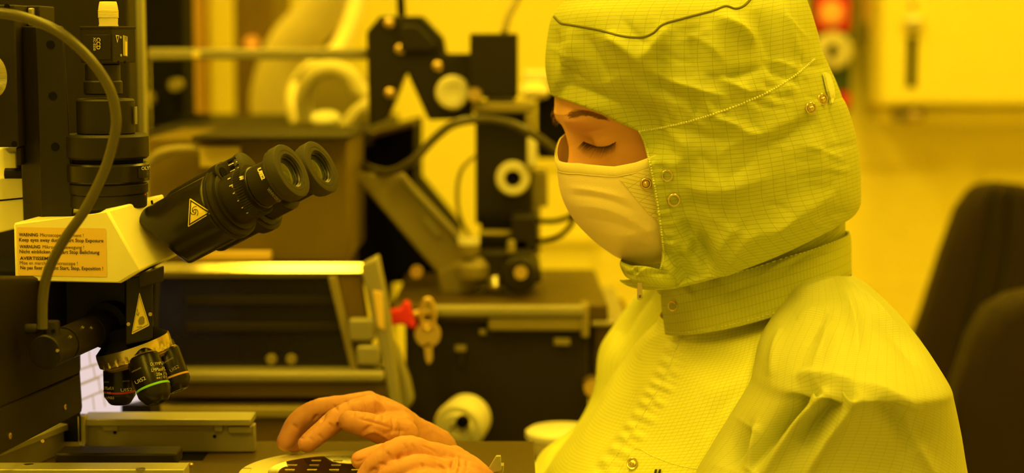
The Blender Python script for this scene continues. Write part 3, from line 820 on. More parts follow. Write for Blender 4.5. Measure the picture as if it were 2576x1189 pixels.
# CCD camera block
q = at(272, 116, 1.50)
alpha = math.radians(24)
rz = Matrix.Rotation(-alpha, 3, 'Z')
cs = 0.0300
hgt = at(272, 70, 1.50).z - at(272, 158, 1.50).z
fwv = rz @ Vector((1, 0, 0)); bkv = rz @ Vector((0, 1, 0))
cc = Vector((at(262, 116, 1.50).x, 1.515, (at(272, 70, 1.5).z + at(272, 158, 1.5).z) / 2))
camb = PM('camera_block', MB().box(cc, (cs * 1.06, cs * 1.06, hgt), rz), 'black', bevel=.0006)
PM('camera_top', MB().box(cc + Vector((0, 0, hgt / 2 + 0.0002)), (cs * 1.09, cs * 1.09, 0.0022), rz), 'dark', bevel=.0005)
PM('camera_plate', MB().box(cc - bkv * (cs * .53 + .0003) + fwv * 0.002 + Vector((0, 0, -0.0015)), (cs * .84, 0.0012, hgt * .72), rz), 'dark', bevel=.0004)
cpl = bpy.data.objects['camera_plate']
t2 = bvh(camb, cpl)
text('CCD', 244, 95, (0, 1), 9.5, t2, M['print'], cpl, width=29, slant=(1, 0), bold=.01)
text('XC-ES50', 236, 94, (0, 1), 6.0, t2, M['print'], cpl, width=33, slant=(1, 0))
decal('caution_mark', [(290, 88), (299, 89), (294, 108)], t2, M['print'], camb, sub=0)
decal('caution_mark_core', [(292, 90.5), (297, 91), (294, 103)], t2, M['black'], camb, sub=0, off=.0006)
decal('data_plate', [(308, 88), (320, 92), (320, 142), (309, 140)], t2, M['dimprint'], camb, sub=0)
decal('data_strip', [(313, 104), (318, 105), (318, 140), (313, 139)], t2, M['yellow'], camb, sub=0, off=.0007)
text('DC', 312, 93, (0, 1), 5, t2, M['ink'], camb, width=8, slant=(1, 0), off=.0008)
for x, y in ((303, 94), (304, 139), (298, 156), (314, 156)):
    h = hit(t2, x, y, 0)
    if h:
        k = MB(); k.lathe([(0, .0011), (.0005, .0011), (.0006, .0004)], h[0], h[1], seg=14); obj('screw', k, M['dimprint'] if y < 150 else M['void'], mic, smooth=True)
kc = at(273, 62, 1.515); zz = lambda y: at(273, y, 1.515).z - kc.z
k = MB()
pr = [(zz(68), .0080), (zz(62), .0080), (zz(62), .0076), (zz(45), .0078)]
for i in range(5):
    y = 44 - i * 4
    pr += [(zz(y), .0084), (zz(y - 2), .0084), (zz(y - 2.5), .0080), (zz(y - 3.5), .0080)]
pr += [(zz(22), .0080), (zz(14), .0076), (zz(6), .0070), (zz(4), .0066)]
k.lathe(pr, kc, (0, 0, 1), seg=40); obj('cable_connector', k, M['hose'], mic, smooth=True, label='pale knurled cable connector')
k = MB(); k.lathe([(zz(5), .0064), (zz(-10), .0060), (zz(-60), .0045)], kc, (0, 0, 1), seg=24); obj('connector_boot', k, M['void'], mic, smooth=True)

# binocular: axis points to the right, up, and a little towards the camera
ab, bb = math.radians(22), math.radians(26)
ax = Vector((math.cos(ab) * math.cos(bb), -math.sin(ab) * math.cos(bb), math.sin(bb)))
lat = Vector((math.sin(ab), math.cos(ab), 0))
up = ax.cross(lat); up = -up if up.z < 0 else up
E = at(735, 428, 1.47)
IPD = 0.051
def pt(x, y, off=0.0):
    """distance along the near barrel axis (negative = back from the eyecup rim) for a pixel on the axis"""
    best = min(np.linspace(-0.2, 0.02, 1101), key=lambda t: np.hypot(*(proj(np.array(E + ax * t)) - (x, y))))
    return float(best)
def tpx(n): return -n / 2740.0      # n px along the axis in the picture
Rp = lambda px: px * 1.47 / FPX
def eyepiece(O, tag):
    k = MB(); rim = Rp(73)
    k.lathe([(tpx(36), Rp(60)), (tpx(35), Rp(68)), (tpx(33), Rp(70)), (tpx(26), Rp(70)), (tpx(25), Rp(72)), (tpx(24), rim), (tpx(3), rim), (tpx(0.5), Rp(71.5)), (tpx(0), Rp(70)), (tpx(0), Rp(56)), (tpx(.8), Rp(55)), (tpx(0), Rp(54)), (tpx(0), Rp(46)), (tpx(4), Rp(44))], O, ax, seg=72, cap1=False)
    ec = obj('eyecup', k, M['rubber'], mic, smooth=True)
    k = MB(); k.lathe([(tpx(4), Rp(44.5)), (tpx(5), Rp(42)), (tpx(7), Rp(42)), (tpx(9), Rp(38)), (tpx(13), Rp(37)), (tpx(14), Rp(33))], O, ax, seg=64, cap0=False, cap1=False)
    obj('lens_ring', k, M['blackgloss'], ec, smooth=True)
    k = MB(); k.lathe([(tpx(17), Rp(38)), (tpx(14.5), Rp(34)), (tpx(12.5), Rp(24)), (tpx(11.5), Rp(12)), (tpx(11), Rp(.5))], O, ax, seg=56)
    obj('eye_lens', k, M['lens'], ec, smooth=True)
    k = MB(); k.lathe([(tpx(100), Rp(51)), (tpx(90), Rp(51)), (tpx(89), Rp(55)), (tpx(36), Rp(55)), (tpx(34), Rp(58))], O, ax, seg=64)
    return obj('eyepiece_tube', k, M['black'], mic, smooth=True)
ep1 = eyepiece(E, 'near')
EF = E + lat * IPD
ep2 = eyepiece(EF, 'far')
# knurled focusing ring
k = MB(); n = 180
k.lathe([(tpx(122), Rp(66)), (tpx(121), Rp(69)), (tpx(119), Rp(69)), (tpx(100), Rp(69)), (tpx(99), Rp(68)), (tpx(98), Rp(60))], E, ax, seg=n)
for i in range(2, 4):
    for j in range(n):
        if j % 3 == 0:
            p = Vector(k.v[i * n + j]); c = E + ax * tpx((122, 121, 119, 100)[i]); k.v[i * n + j] = tuple(c + (p - c) * 0.965)
kr = obj('knurled_ring', k, M['blackgloss'], mic, smooth=True)
k = MB(); k.lathe([(tpx(99), Rp(52)), (tpx(98), Rp(58)), (tpx(92), Rp(58)), (tpx(90), Rp(54))], E, ax, seg=56); obj('clamp_ring', k, M['blackgloss'], mic, smooth=True)
k = MB(); k.lathe([(tpx(170), Rp(67)), (tpx(120), Rp(67))], E, ax, seg=72); sc = obj('scale_tube', k, M['black'], mic, smooth=True)
# flange with two plates
k = MB(); k.lathe([(tpx(189), Rp(90)), (tpx(187), Rp(95)), (tpx(180), Rp(95)), (tpx(179), Rp(92)), (tpx(177), Rp(92)), (tpx(176), Rp(94)), (tpx(168), Rp(93)), (tpx(167), Rp(86))], E, ax, seg=80)
fl = obj('rotating_flange', k, M['black'], mic, smooth=True)
k = MB(); k.lathe([(tpx(172), Rp(80)), (tpx(161), Rp(80)), (tpx(160), Rp(76))], E, ax, seg=72); obj('inner_flange', k, M['black'], mic, smooth=True)
# ear of the flange at the upper side
ear = E + ax * tpx(172) + up * Rp(76) - lat * Rp(8)
k = MB(); k.lathe([(-.004, .0085), (.004, .0090), (.005, .0080)], ear, ax, seg=32); obj('flange_ear', k, M['black'], mic, smooth=True)
k = MB(); k.lathe([(.0051, .0048), (.0056, .0048)], ear, ax, seg=24); obj('ear_hole', k, M['void'], mic)
# barrels: cylinders whose lower ends are cut steeply
def barrel(O, name, r, t1, tcut, cutk):
    k = MB(); seg = 72; nl = 10
    e2 = up; e1 = lat
    for i in range(nl):
        s = i / (nl - 1)
        for j in range(seg):
            a = 2 * pi * j / seg
            ca, sa = math.cos(a), math.sin(a)
            te = tcut + (-.50 * sa - cutk * ca) * r * 1.0965    # slanted end, the near side shorter
            t = t1 + (te - t1) * s
            k.v.append(tuple(O + ax * t + (e1 * ca + e2 * sa) * r))
    for i in range(nl - 1):
        for j in range(seg):
            j2 = (j + 1) % seg
            k.f.append((i * seg + j, i * seg + j2, (i + 1) * seg + j2, (i + 1) * seg + j))
    k.f.append(tuple(range(seg))); k.f.append(tuple((nl - 1) * seg + j for j in range(seg)))
    return obj(name, k, M['blackgloss'], mic, bevel=.003)
bar = barrel(E, 'near_barrel', Rp(91), tpx(188), tpx(384), .48)
bar2 = barrel(EF, 'far_barrel', Rp(79), tpx(165), tpx(372), .2)
k = MB(); c0 = E + ax * tpx(270) + lat * IPD * .5 + up * 0.004
PM('prism_house', MB().box(c0, (.052, IPD, .046), Matrix((ax, lat, up)).transposed()), 'black', bevel=.006)
k = MB(); k.lathe([(tpx(205), Rp(88)), (tpx(190), Rp(90)), (tpx(178), Rp(90)), (tpx(176), Rp(84))], EF, ax, seg=64); obj('far_flange', k, M['black'], mic, smooth=True)
k = MB(); k.lathe([(tpx(180), Rp(66)), (tpx(110), Rp(66)), (tpx(108), Rp(55))], EF, ax, seg=64); obj('far_tube', k, M['black'], mic, smooth=True)
# hinge drum on top with bright strokes
HO = E + lat * IPD * .5 + up * Rp(62)
k = MB(); k.lathe([(tpx(392), Rp(24)), (tpx(378), Rp(40)), (tpx(340), Rp(53)), (tpx(240), Rp(57)), (tpx(200), Rp(57)), (tpx(198), Rp(58)), (tpx(194), Rp(58)), (tpx(192), Rp(55)), (tpx(150), Rp(55)), (tpx(149), Rp(57)), (tpx(142), Rp(57)), (tpx(140), Rp(54))], HO, ax, seg=64)
hg = obj('hinge_drum', k, M['black'], mic, smooth=True)
tb1 = bvh(bar); tsc = bvh(sc); thg = bvh(hg); tep = bvh(ep1); tkr = bvh(kr); tfl = bvh(fl)
tri = [(473, 571), (478, 498), (534, 534)]
decal('motion_sign', rr(tri, r=4), tb1, M['yellow'], bar, off=.0004, sub=3, label='yellow triangle sign with a swirl')
def frame_tri(t, s0, s1):
    c = np.mean(np.array(t, float), 0)
    return [tuple(c + (np.array(p) - c) * s0) for p in t], [tuple(c + (np.array(p) - c) * s1) for p in t]
def outline(name, t, s0, s1, tree, m, parent, off):
    o_, i_ = frame_tri(t, s0, s1)
    bm = bmesh.new()
    for a in range(len(t)):
        b = (a + 1) % len(t)
        bm.faces.new([bm.verts.new((*p, 0)) for p in (o_[a], o_[b], i_[b], i_[a])])
    bmesh.ops.remove_doubles(bm, verts=bm.verts, dist=1e-5)
    bmesh.ops.subdivide_edges(bm, edges=bm.edges, cuts=3, use_grid_fill=True)
    return _lay(name, bm, tree, m, parent, off, None)
outline('sign_border', tri, .88, .74, tb1, M['ink'], bar, .0007)
def arcline(name, pts, w, tree, m, parent, off=.0007):
    P = np.array(pts, float); T = np.gradient(P, axis=0); T /= np.linalg.norm(T, axis=1)[:, None]
    N = np.stack([-T[:, 1], T[:, 0]], 1) * w / 2
    bm = bmesh.new(); A_ = [bm.verts.new((*p, 0)) for p in P + N]; B_ = [bm.verts.new((*p, 0)) for p in P - N]
    for i in range(len(P) - 1): bm.faces.new((A_[i], A_[i + 1], B_[i + 1], B_[i]))
    return _lay(name, bm, tree, m, parent, off, None)
for i in range(3):
    a0 = i * 2 * pi / 3 + .5
    arcline('swirl', [(490.5 + (3.5 + 7.5 * t) * math.cos(a0 + t * 2.6), 531 + (4.0 + 9 * t) * math.sin(a0 + t * 2.6)) for t in np.linspace(0, 1, 12)], 1.5, tb1, M['ink'], bar)
arcline('swirl', [(490.5 + 3.5 * math.cos(t), 531 + 4 * math.sin(t)) for t in np.linspace(0, 2 * pi, 16)], 1.4, tb1, M['ink'], bar)
dv = (0.885, -0.466)
for x, y, L_ in ((574, 452, 8), (578, 469, 9), (587, 487, 9), (598, 505, 8), (604, 540 - 32, 0), (608, 522, 8), (620, 535, 9), (630, 548, 0)):
    if L_: arcline('scale_mark', [(x, y), (x + dv[0] * L_ * .5, y + dv[1] * L_ * .5), (x + dv[0] * L_, y + dv[1] * L_)], 2.0, tsc, M['print'], sc)
text('0', 583, 467, (0.35, 0.93), 8, tsc, M['print'], sc, width=6, slant=(.9, -.43))
text('1', 599, 499, (0.35, 0.93), 8, tsc, M['print'], sc, width=4, slant=(.9, -.43))
for x, y in ((604, 449),):
    text('60', x - 2, y - 4, (0.35, 0.93), 9, tkr, M['print'], kr, width=9, slant=(.9, -.43), bold=.05)
arcline('index_mark', [(672, 541), (675, 539.5), (678, 538)], 2, tkr, M['print'], kr)
k = MB(); h = hit(tfl, 573, 512, .0002)
if h: k.lathe([(0, .0013), (.0004, .0012)], h[0], h[1], seg=14); obj('index_dot', k, M['print'], fl)
text('UIS2', 648, 425, (0.40, 0.92), 9, tep, M['print'], ep1, width=30, bold=.06, slant=(.93, -.37))
text('WHN10X/22', 671, 476, (0.66, 0.75), 8.5, tep, M['dimprint'], ep1, width=48, slant=(.80, -.60))
for i, (x, y) in enumerate(((571, 402), (576, 417), (580, 432), (573, 408), (580, 424))):
    arcline('hinge_stroke', [(x, y), (x + 10, y - 5), (x + 19, y - 10)], 2.2 if i < 3 else 5, thg, M['print'] if i < 3 else M['void'], hg)
PM('joint_plate', MB().pxprism([(366, 512), (382, 503), (386, 520), (370, 530)], 1.525, 0.004), 'void', bevel=.0008)

# nosepiece carrier under the head
PM('carrier_block', MB().pxprism([(92, 690), (316, 690), (316, 850), (230, 870), (92, 870)], 1.53, 0.09), 'black', bevel=.001)
cb = PM('carrier_front', MB().prism([at(316, 700, 1.47), at(384, 688, 1.47), at(384, 850, 1.47), at(316, 866, 1.47)], [at(316, 700, 1.60), at(384, 688, 1.60), at(384, 850, 1.60), at(316, 880, 1.60)]), 'black', bevel=.001)
PM('carrier_bracket', MB().prism([at(349, 690, 1.462), at(412, 668, 1.47), at(412, 706, 1.47), at(349, 726, 1.462)], [at(349, 690, 1.57), at(412, 668, 1.57), at(412, 706, 1.57), at(349, 726, 1.57)]), 'dark', bevel=.001)
tcb = bvh(cb)
tri2 = [(331, 841), (351, 734), (377, 818)]
decal('hand_hazard_sign', rr(tri2, r=4), tcb, M['yellow'], cb, sub=0, label='yellow triangle sign with a hand')
outline('sign_border', tri2, .90, .82, tcb, M['aludull'], cb, .0007)
decal('hand_icon', [(348, 806), (352, 797), (360, 794), (364, 800), (364, 812), (358, 816), (350, 816)], tcb, M['olive'], cb, sub=0, off=.0007)
arcline('hand_icon', [(346, 776), (347, 784), (347.5, 792)], 1.6, tcb, M['olive'], cb)
arcline('hand_icon', [(343, 787), (347.5, 794), (351, 785)], 1.6, tcb, M['olive'], cb)
arcline('hand_icon', [(344, 822), (350, 822), (357, 820)], 1.8, tcb, M['olive'], cb)
for x, y in ((323, 815), (378, 790), (381, 690)):
    h = hit(tcb, x, y, 0)
    if h: k = MB(); k.lathe([(0, .0016), (.0006, .0014)], h[0], h[1], seg=14); obj('screw', k, M['dimprint'], mic, smooth=True)
# illuminator arm coming forward and left
IA, IB = at(112, 886, 1.405), at(318, 796, 1.56)
iax = (IB - IA); iL = iax.length; iax.normalize()
r0 = ln(44, 1.41)
k = MB(); k.lathe([(0, r0 * .93), (.0012, r0), (.030, r0), (.030, r0 * .93), (.034, r0 * .93), (.034, r0), (.080, r0), (.080, r0 * .94), (.084, r0 * .94), (.084, r0), (iL * .72, r0), (iL * .72, r0 * 1.45), (iL, r0 * 1.45)], IA, iax, seg=64)
ia = obj('illuminator_arm', k, M['black'], mic, smooth=True)
tia = bvh(ia)
for x, y in ((230, 824), (208, 823), (177, 847), (145, 881)):
    h = hit(tia, x, y, 0)
    if h: k = MB(); k.lathe([(0, .0014), (.0008, .0013)], h[0], h[1], seg=14); obj('screw', k, M['snap'], mic, smooth=True)
ct = IA + iax * 0.012 + Vector((0, 0, r0))
k = MB(); k.lathe([(-.006, r0 * .52), (.008, r0 * .54), (.009, r0 * .5)], ct, (0, 0, 1), seg=40); obj('cable_clamp', k, M['black'], mic, smooth=True)
tw = ct + Vector((-r0 * .5, 0, 0.003))
k = MB(); n = 60
k.lathe([(0, .0022), (.004, .0022), (.004, .0036), (.005, .0040), (.0125, .0040), (.0130, .0036)], tw, (-1, -0.1, 0), seg=n)
for i in (3, 4):
    for j in range(0, n, 2):
        p = Vector(k.v[i * n + j]); c = tw + Vector((-1, -.1, 0)).normalized() * (.005 if i == 3 else .0125); k.v[i * n + j] = tuple(c + (p - c) * .93)
obj('thumb_screw', k, M['dark'], mic, smooth=True)
for a in (-.5, .5):
    p = ct + Vector((math.sin(a) * r0 * .53, -math.cos(a) * r0 * .53, 0.002)); k = MB(); k.lathe([(0, .0018), (.0004, .0018)], p, (math.sin(a), -math.cos(a), 0), seg=16); obj('clamp_hole', k, M['void'], mic)

# revolving nosepiece and objectives
NY = 1.51
NO = at(338, 879, NY)
nax = Vector((0.30, 0.02, -0.954)).normalized()
rN = ln(97, NY)
n = 192
k = MB()
k.lathe([(-.016, rN * .55), (-.012, rN * .72), (-.0075, rN * .90), (-.0060, rN * .96)], NO, nax, seg=64); obj('turret_body', k, M['void'], mic, smooth=True)
k = MB()
pr = [(-.0060, rN * .93), (-.0055, rN * .985), (-.0030, rN), (.0000, rN), (.0012, rN), (.0052, rN), (.0060, rN * .985), (.0066, rN * .95), (.0080, rN * .93), (.0082, rN * .80)]
k.lathe(pr, NO, nax, seg=n)
for i in (4, 5):
    for j in range(n):
        if j % 8 < 2:
            c = NO + nax * pr[i][0]; p = Vector(k.v[i * n + j]); k.v[i * n + j] = tuple(c + (p - c) * (0.955 if i == 5 else .985))
obj('turret_ring', k, M['snap'], mic, smooth=True, label='grip ring of brass coloured metal')
k = MB(); k.lathe([(.0075, rN * .9), (.011, rN * .80), (.0115, rN * .3)], NO, nax, seg=64); obj('turret_cone', k, M['brass'], mic, smooth=True)
PM('turret_neck', MB().lathe([(0, .020), (.012, .020)], NO - nax * .022, nax, seg=48), 'void', bevel=0)
def objective(ptop, pbot, ring, lines, lab, rpx=41):
    d = (pbot - ptop); L_ = d.length; d.normalize()
    r_ = ln(rpx, NY)
    k = MB(); k.lathe([(-.006, r_ * .8), (.000, r_ * .86), (.0006, r_ * .94), (.0022, r_), (L_ * .70, r_), (L_ * .80, r_ * .99), (L_ * .96, r_ * .72), (L_, r_ * .60), (L_, r_ * .34), (L_ - .001, r_ * .3)], ptop, d, seg=56)
    o = obj('objective', k, M['blackgloss'], mic, smooth=True, label=lab)
    k = MB(); k.lathe([(L_ * .655, r_), (L_ * .66, r_ * 1.012), (L_ * .695, r_ * 1.012), (L_ * .70, r_)], ptop, d, seg=56, cap0=False, cap1=False)
    obj('colour_ring', k, M[ring], o, smooth=True)
    k = MB(); k.lathe([(-.0008, r_ * .84), (.0010, r_ * .955), (.0016, r_ * .955)], ptop, d, seg=48, cap0=False, cap1=False); obj('top_ring', k, M['brass'], o, smooth=True)
    k = MB(); k.lathe([(L_ * .99, r_ * .33), (L_ * .985, r_ * .01)], ptop, d, seg=32, cap0=False, cap1=False); obj('front_lens', k, M['lens'], o, smooth=True)
    t = bvh(o)
    for s, x, y, ex, cap, w, m in lines:
        text(s, x, y, ex, cap, t, M[m], o, width=w, off=.0004)
    return o
o3 = objective(at(412, 880, 1.515), at(450, 982, 1.507), 'orangering', [('UIS2', 430, 936, (.86, -.5), 8, 24, 'dimprint'), ('LMPLFLN50X', 414, 914, (.86, -.5), 4, 26, 'dimprint')], 'objective with an orange ring', 39)
o1 = objective(at(299, 912, 1.512), at(302, 1015, 1.512), 'redring', [('LMPLanFL N', 262, 979, (1, .04), 8, 0 or 24, 'print'), ('5x / 0.15', 262, 990, (1, .04), 6, 17, 'print'), ('oo/-/FN26.5', 262, 1002, (1, .03), 6, 25, 'print'), ('UIS2', 304, 985, (1, -.09), 8, 28, 'print'), ('JAPAN', 262, 962, (1, .04), 4, 12, 'dimprint'), ('LMPLFLN5X', 308, 960, (1, -.09), 3, 18, 'dimprint')], 'objective with a red ring', 40)
o2 = objective(at(358, 896, 1.490), at(398, 1012, 1.478), 'greenring', [('OLYMPUS', 378, 920, (.99, -.12), 7.5, 36, 'print'), ('LMPlanFLN', 381, 935, (.99, -.12), 8.5, 42, 'print'), ('20x / 0.40', 393, 945, (.99, -.12), 7.5, 40, 'print'), ('oo / 0 / FN', 394, 953, (.99, -.12), 6, 38, 'print'), ('UIS2', 343, 966, (.9, -.44), 9, 28, 'print'), ('LMPLFLN20X', 333, 937, (.9, -.44), 3.6, 26, 'dimprint')], 'objective with a green ring', 43)

# light guide cable in front of the microscope
cb_ = [(-80, 30, 1.40), (0, 33, 1.39), (70, 47, 1.385), (150, 82, 1.38), (225, 148, 1.38), (275, 222, 1.38), (292, 295, 1.38), (284, 360, 1.38), (258, 440, 1.38), (212, 530, 1.38), (160, 605, 1.385), (122, 680, 1.39), (108, 750, 1.392), (107, 826, 1.392)]
o = obj('light_guide_cable', MB().tube([at(*p) for p in cb_], ln(13, 1.385), seg=24, n=160), M['cable'], smooth=True)
tagit(o, 'thick dark light guide cable arcing down in front of the microscope', 'cable')

# display panel glimpsed behind the turret
r = thing('lit_table_screen', at(280, 1040, 1.78), 'pale lavender lit screen with a grid of ruled lines behind the red ringed objective', 'screen')
sp = [at(176, 876, 1.72), at(350, 850, 1.80), at(360, 1046, 1.80), at(180, 1046, 1.72)]
nn = (sp[1] - sp[0]).cross(sp[3] - sp[0]).normalized(); nn = nn if nn.y > 0 else -nn
so = obj('panel', MB().prism(sp, [p + nn * .012 for p in sp]), M['screen'], r, bevel=.001)
ts = bvh(so)
for x0, y0, x1, y1, w in ((196, 930, 350, 880, 5), (196, 968, 350, 908, 7), (196, 1008, 350, 944, 5), (200, 1046, 350, 984, 5), (232, 914, 238, 952, 3), (246, 952, 252, 990, 3), (232, 996, 236, 1032, 3), (258, 984, 263, 1022, 3), (222, 880, 226, 918, 3), (262, 900, 262, 930, 3)):
    arcline('ruled_line', [(x0, y0), ((x0 + x1) / 2, (y0 + y1) / 2), (x1, y1)], w, ts, M['screenline'], so, off=.0008)
zf = sp[3].z
obj('stand', MB().box((sp[0].x * .5 + sp[1].x * .5, 1.80, zf / 2), (.08, .05, zf)), M['dark'], r)

# ------------------------------------------------------------------ stage, chuck, wafer
CH = at(840, 1184, 1.50)            # centre of the chuck top
ZC = CH.z
ZS = ZC - 0.010                     # stage plate
sx0, sx1 = -0.62, 0.02
st = thing('loading_stage', ((sx0 + sx1) / 2, 1.5, 0.0), 'dark loading stage plate framed by bright aluminium rails under the turret', 'stage')
def PS(name, mb, m, bevel=.0008, **k): return obj(name, mb, M[m], st, bevel=bevel, **k)
yb = atz(700, 1139, ZS).y
PS('stage_plate', MB().box(((sx0 + sx1) / 2, yb - .15, ZS - .006), (sx1 - sx0, .40, .012)), 'stage')
zb = ZS - .012
PS('stage_cabinet', MB().box((-.455, yb - .10, zb / 2), (.33, .38, zb)), 'dark', bevel=.003)
# back rail
xa, xb = at(212, 1100, yb).x, at(640, 1100, yb).x
zt_ = at(500, 1061, yb).z
PS('back_rail', MB().box(((xa + xb) / 2, yb + .006, (ZS + zt_) / 2 - .001), (xb - xa, .012, zt_ - ZS - .004)), 'aludull')
PS('rail_cap', MB().box(((xa + xb) / 2 - .002, yb + .010, zt_ + .001), (xb - xa, .034, .006)), 'alu')
PS('rail_stop', MB().pxbox(258, 1066, 296, 1084, yb - .004, .004), 'aludull')
PS('rail_stop', MB().pxbox(538, 1068, 560, 1086, yb - .004, .004), 'aludull')
PS('rail_stop', MB().pxbox(574, 1072, 632, 1090, yb - .004, .004), 'aludull')
PS('rail_groove', MB().pxbox(296, 1068, 540, 1082, yb - .002, .002), 'olive', bevel=.0003)
for x, y in ((289, 1087), (540, 1097)):
    k = MB(); k.lathe([(0, .0016), (.0005, .0016)], at(x, y, yb - .0005), (0, -1, 0), seg=16); obj('bolt_hole', k, M['void'], st)
# left rail, running away from the camera
L0, L1 = atz(-10, 1210, ZS), atz(212, 1120, ZS)
dL = (L1 - L0); lenL = dL.length; dL.normalize()
ang = math.atan2(dL.y, dL.x)
rzL = Matrix.Rotation(ang, 3, 'Z')
nL = Vector((-dL.y, dL.x, 0))
PS('left_rail', MB().box((L0 + L1) / 2 + nL * .006 + Vector((0, 0, .011)), (lenL, .010, .022), rzL), 'aludull')
PS('left_rail_lip', MB().box((L0 + L1) / 2 + nL * .004 + Vector((0, 0, .024)), (lenL, .016, .006), rzL), 'alu')
k = MB(); k.lathe([(0, .0016), (.0008, .0014)], at(107, 1109, 1.47), (.5, -.8, .2), seg=14); obj('screw', k, M['brass'], st, smooth=True)
PS('corner_post', MB().pxbox(196, 1046, 214, 1120, yb - .010, .012), 'alu')
# front rail
yf = 1.405
zt2 = at(300, 1180, yf).z
xa, xb = -0.62, at(463, 1180, yf).x
PS('front_rail', MB().box(((xa + xb) / 2, yf + .012, (zt2 + ZS) / 2), (xb - xa, .024, zt2 - ZS)), 'alu')
for x, y in ((72, 1168), (354, 1179)):
    p = atz(x, y, zt2)
    k = MB(); k.lathe([(0, .0040), (.0004, .0040), (.0005, .0030), (.0003, .0026)], p, (0, 0, 1), seg=24); obj('countersunk_screw', k, M['steel'], st, smooth=True)
# inner carriage pieces
PS('carriage_bar', MB().box((atz(294, 1132, ZS + .006).x, atz(294, 1132, ZS + .006).y, ZS + .003), (ln(238, 1.55), .010, .007)), 'alu')
PS('carriage_box', MB().pxbox(138, 1140, 444, 1172, 1.50, .03), 'dark', bevel=.002)
p = atz(478, 1172, ZS); k = MB(); k.lathe([(0, .003), (.002, .003), (.003, .002)], p, (0, 0, 1), seg=18); obj('rest_pin', k, M['brass'], st, smooth=True)
PS('slot', MB().box((atz(470, 1148, ZS).x, atz(470, 1148, ZS).y, ZS + .0002), (ln(100, 1.53), .03, .0006)), 'void', bevel=0)
# edge strip to the right
e0, e1 = atz(1090, 1148, ZS), atz(1262, 1150, ZS)
PS('edge_strip', MB().box(((e0.x + e1.x) / 2, e0.y + .01, ZS - .002), (e1.x - e0.x + .05, .020, .004)), 'olive')
cl = at(1247, 1176, 1.47)
r = thing('edge_clip', at(1247, 1200, 1.47), 'small bright metal clip with a pointed tab right of the near wrist', 'clip')
obj('tab', MB().pxprism([(1229, 1178), (1248, 1146), (1260, 1146), (1261, 1170), (1262, 1182), (1240, 1189)], 1.47, .004), M['alu'], r, bevel=.0006)
obj('bracket', MB().pxprism([(1247, 1172), (1268, 1169), (1266, 1188), (1258, 1200), (1240, 1220), (1236, 1180)], 1.475, .010), M['alu'], r, bevel=.0008)

ck = thing('wafer_chuck', (CH.x, CH.y, ZS), 'pale round chuck with stepped rim holding the wafer', 'chuck')
RR = ln(246, 1.5)
k = MB(); k.lathe([(0, RR * .97), (.001, RR), (.0075, RR), (.0095, RR * .985), (.0100, RR * .97), (.0100, RR * .885), (.0096, RR * .88)], (CH.x, CH.y, ZS), (0, 0, 1), seg=128, cap1=False); obj('outer_ring', k, M['white'], ck, smooth=True)
k = MB(); k.lathe([(.0092, RR * .882), (.0100, RR * .872), (.0100, .001)], (CH.x, CH.y, ZS), (0, 0, 1), seg=128); obj('face_plate', k, M['hose'], ck, smooth=True)
p = atz(604, 1177, ZC); a = math.atan2(p.y - CH.y, p.x - CH.x)
k = MB(); k.box((CH.x + math.cos(a) * RR * .93, CH.y + math.sin(a) * RR * .93, ZC + .0001), (RR * .09, .0012, .0004), Matrix.Rotation(a, 3, 'Z')); obj('index_groove', k, M['olive'], ck)
# wafer with rows of gold dies
RW = ln(168, 1.5)
wc = (CH.x, CH.y, ZC)
wf = thing('silicon_wafer', wc, 'dark mirror-like wafer with gold printed dies lying on the pale chuck', 'wafer')
k = MB(); k.lathe([(.0001, RW), (.0006, RW), (.0006, .0005)], wc, (0, 0, 1), seg=128); wd = obj('disc', k, M['wafer'], wf)
sxp = RW * 2 / 5.2
for i in range(-3, 4):
    for j in range(-3, 4):
        x, y = i * sxp * .88, j * sxp * .80
        if math.hypot(x, y) > RW * .90: continue
        k = MB(); ox, oy = wc[0] + x, wc[1] + y
        k.box((ox, oy + .0022, ZC + .0007), (.0082, .0036, .0002))
        for dx, w, h in ((-.0026, .0010, .0016), (-.0012, .0006, .0012), (.0006, .0006, .0012), (.0026, .0012, .0020)):
            k.box((ox + dx, oy + .0004, ZC + .0007), (w, h, .0002))
        obj('die', k, M['gold'], wf)
        if (i + j) % 2 == 0:
            k = MB(); k.box((ox + .001, oy - .0032, ZC + .00065), (.0066, .0003, .0001)); k.box((ox + .004, oy - .001, ZC + .00065), (.0003, .0040, .0001)); obj('trace', k, M['dimprint'], wf)

# ------------------------------------------------------------------ the person
PY = 1.62
hip = at(1950, 1500, 1.64)
per = thing('person', (hip.x, 1.64, 0.0), 'person in pale yellow green hooded cleanroom suit, mask and gloves, looking down at a wafer', 'person')
XC = at(1760, 330, PY).x
def yc(px, py, Y0, k):
    x = at(px, py, Y0).x
    return Y0 + (x - XC) * k

def noise3(P, scale, seed, octs=3):
    """cheap smooth noise for arrays of points"""
    r = np.random.RandomState(seed)
    out = np.zeros(P.shape[:-1]); amp = 1.0; tot = 0
    for o in range(octs):
        for q in range(5):
            d = r.normal(size=3); d /= np.linalg.norm(d)
            ph = r.rand() * 6.28
            d2 = r.normal(size=3); d2 /= np.linalg.norm(d2)
            out += amp * np.sin(P @ d * scale * (0.8 + .5 * r.rand()) + ph + 1.3 * np.sin(P @ d2 * scale * .7 + ph * 2))
        tot += amp * 2.2
        amp *= .5; scale *= 2.0
    return out / tot

def gridnormals(P, wrap):
    if wrap:
        du = np.roll(P, -1, 1) - np.roll(P, 1, 1)
    else:
        du = np.gradient(P, axis=1)
    dv = np.gradient(P, axis=0)
    n = np.cross(du, dv)
    n /= np.linalg.norm(n, axis=-1)[..., None] + 1e-12
    return n

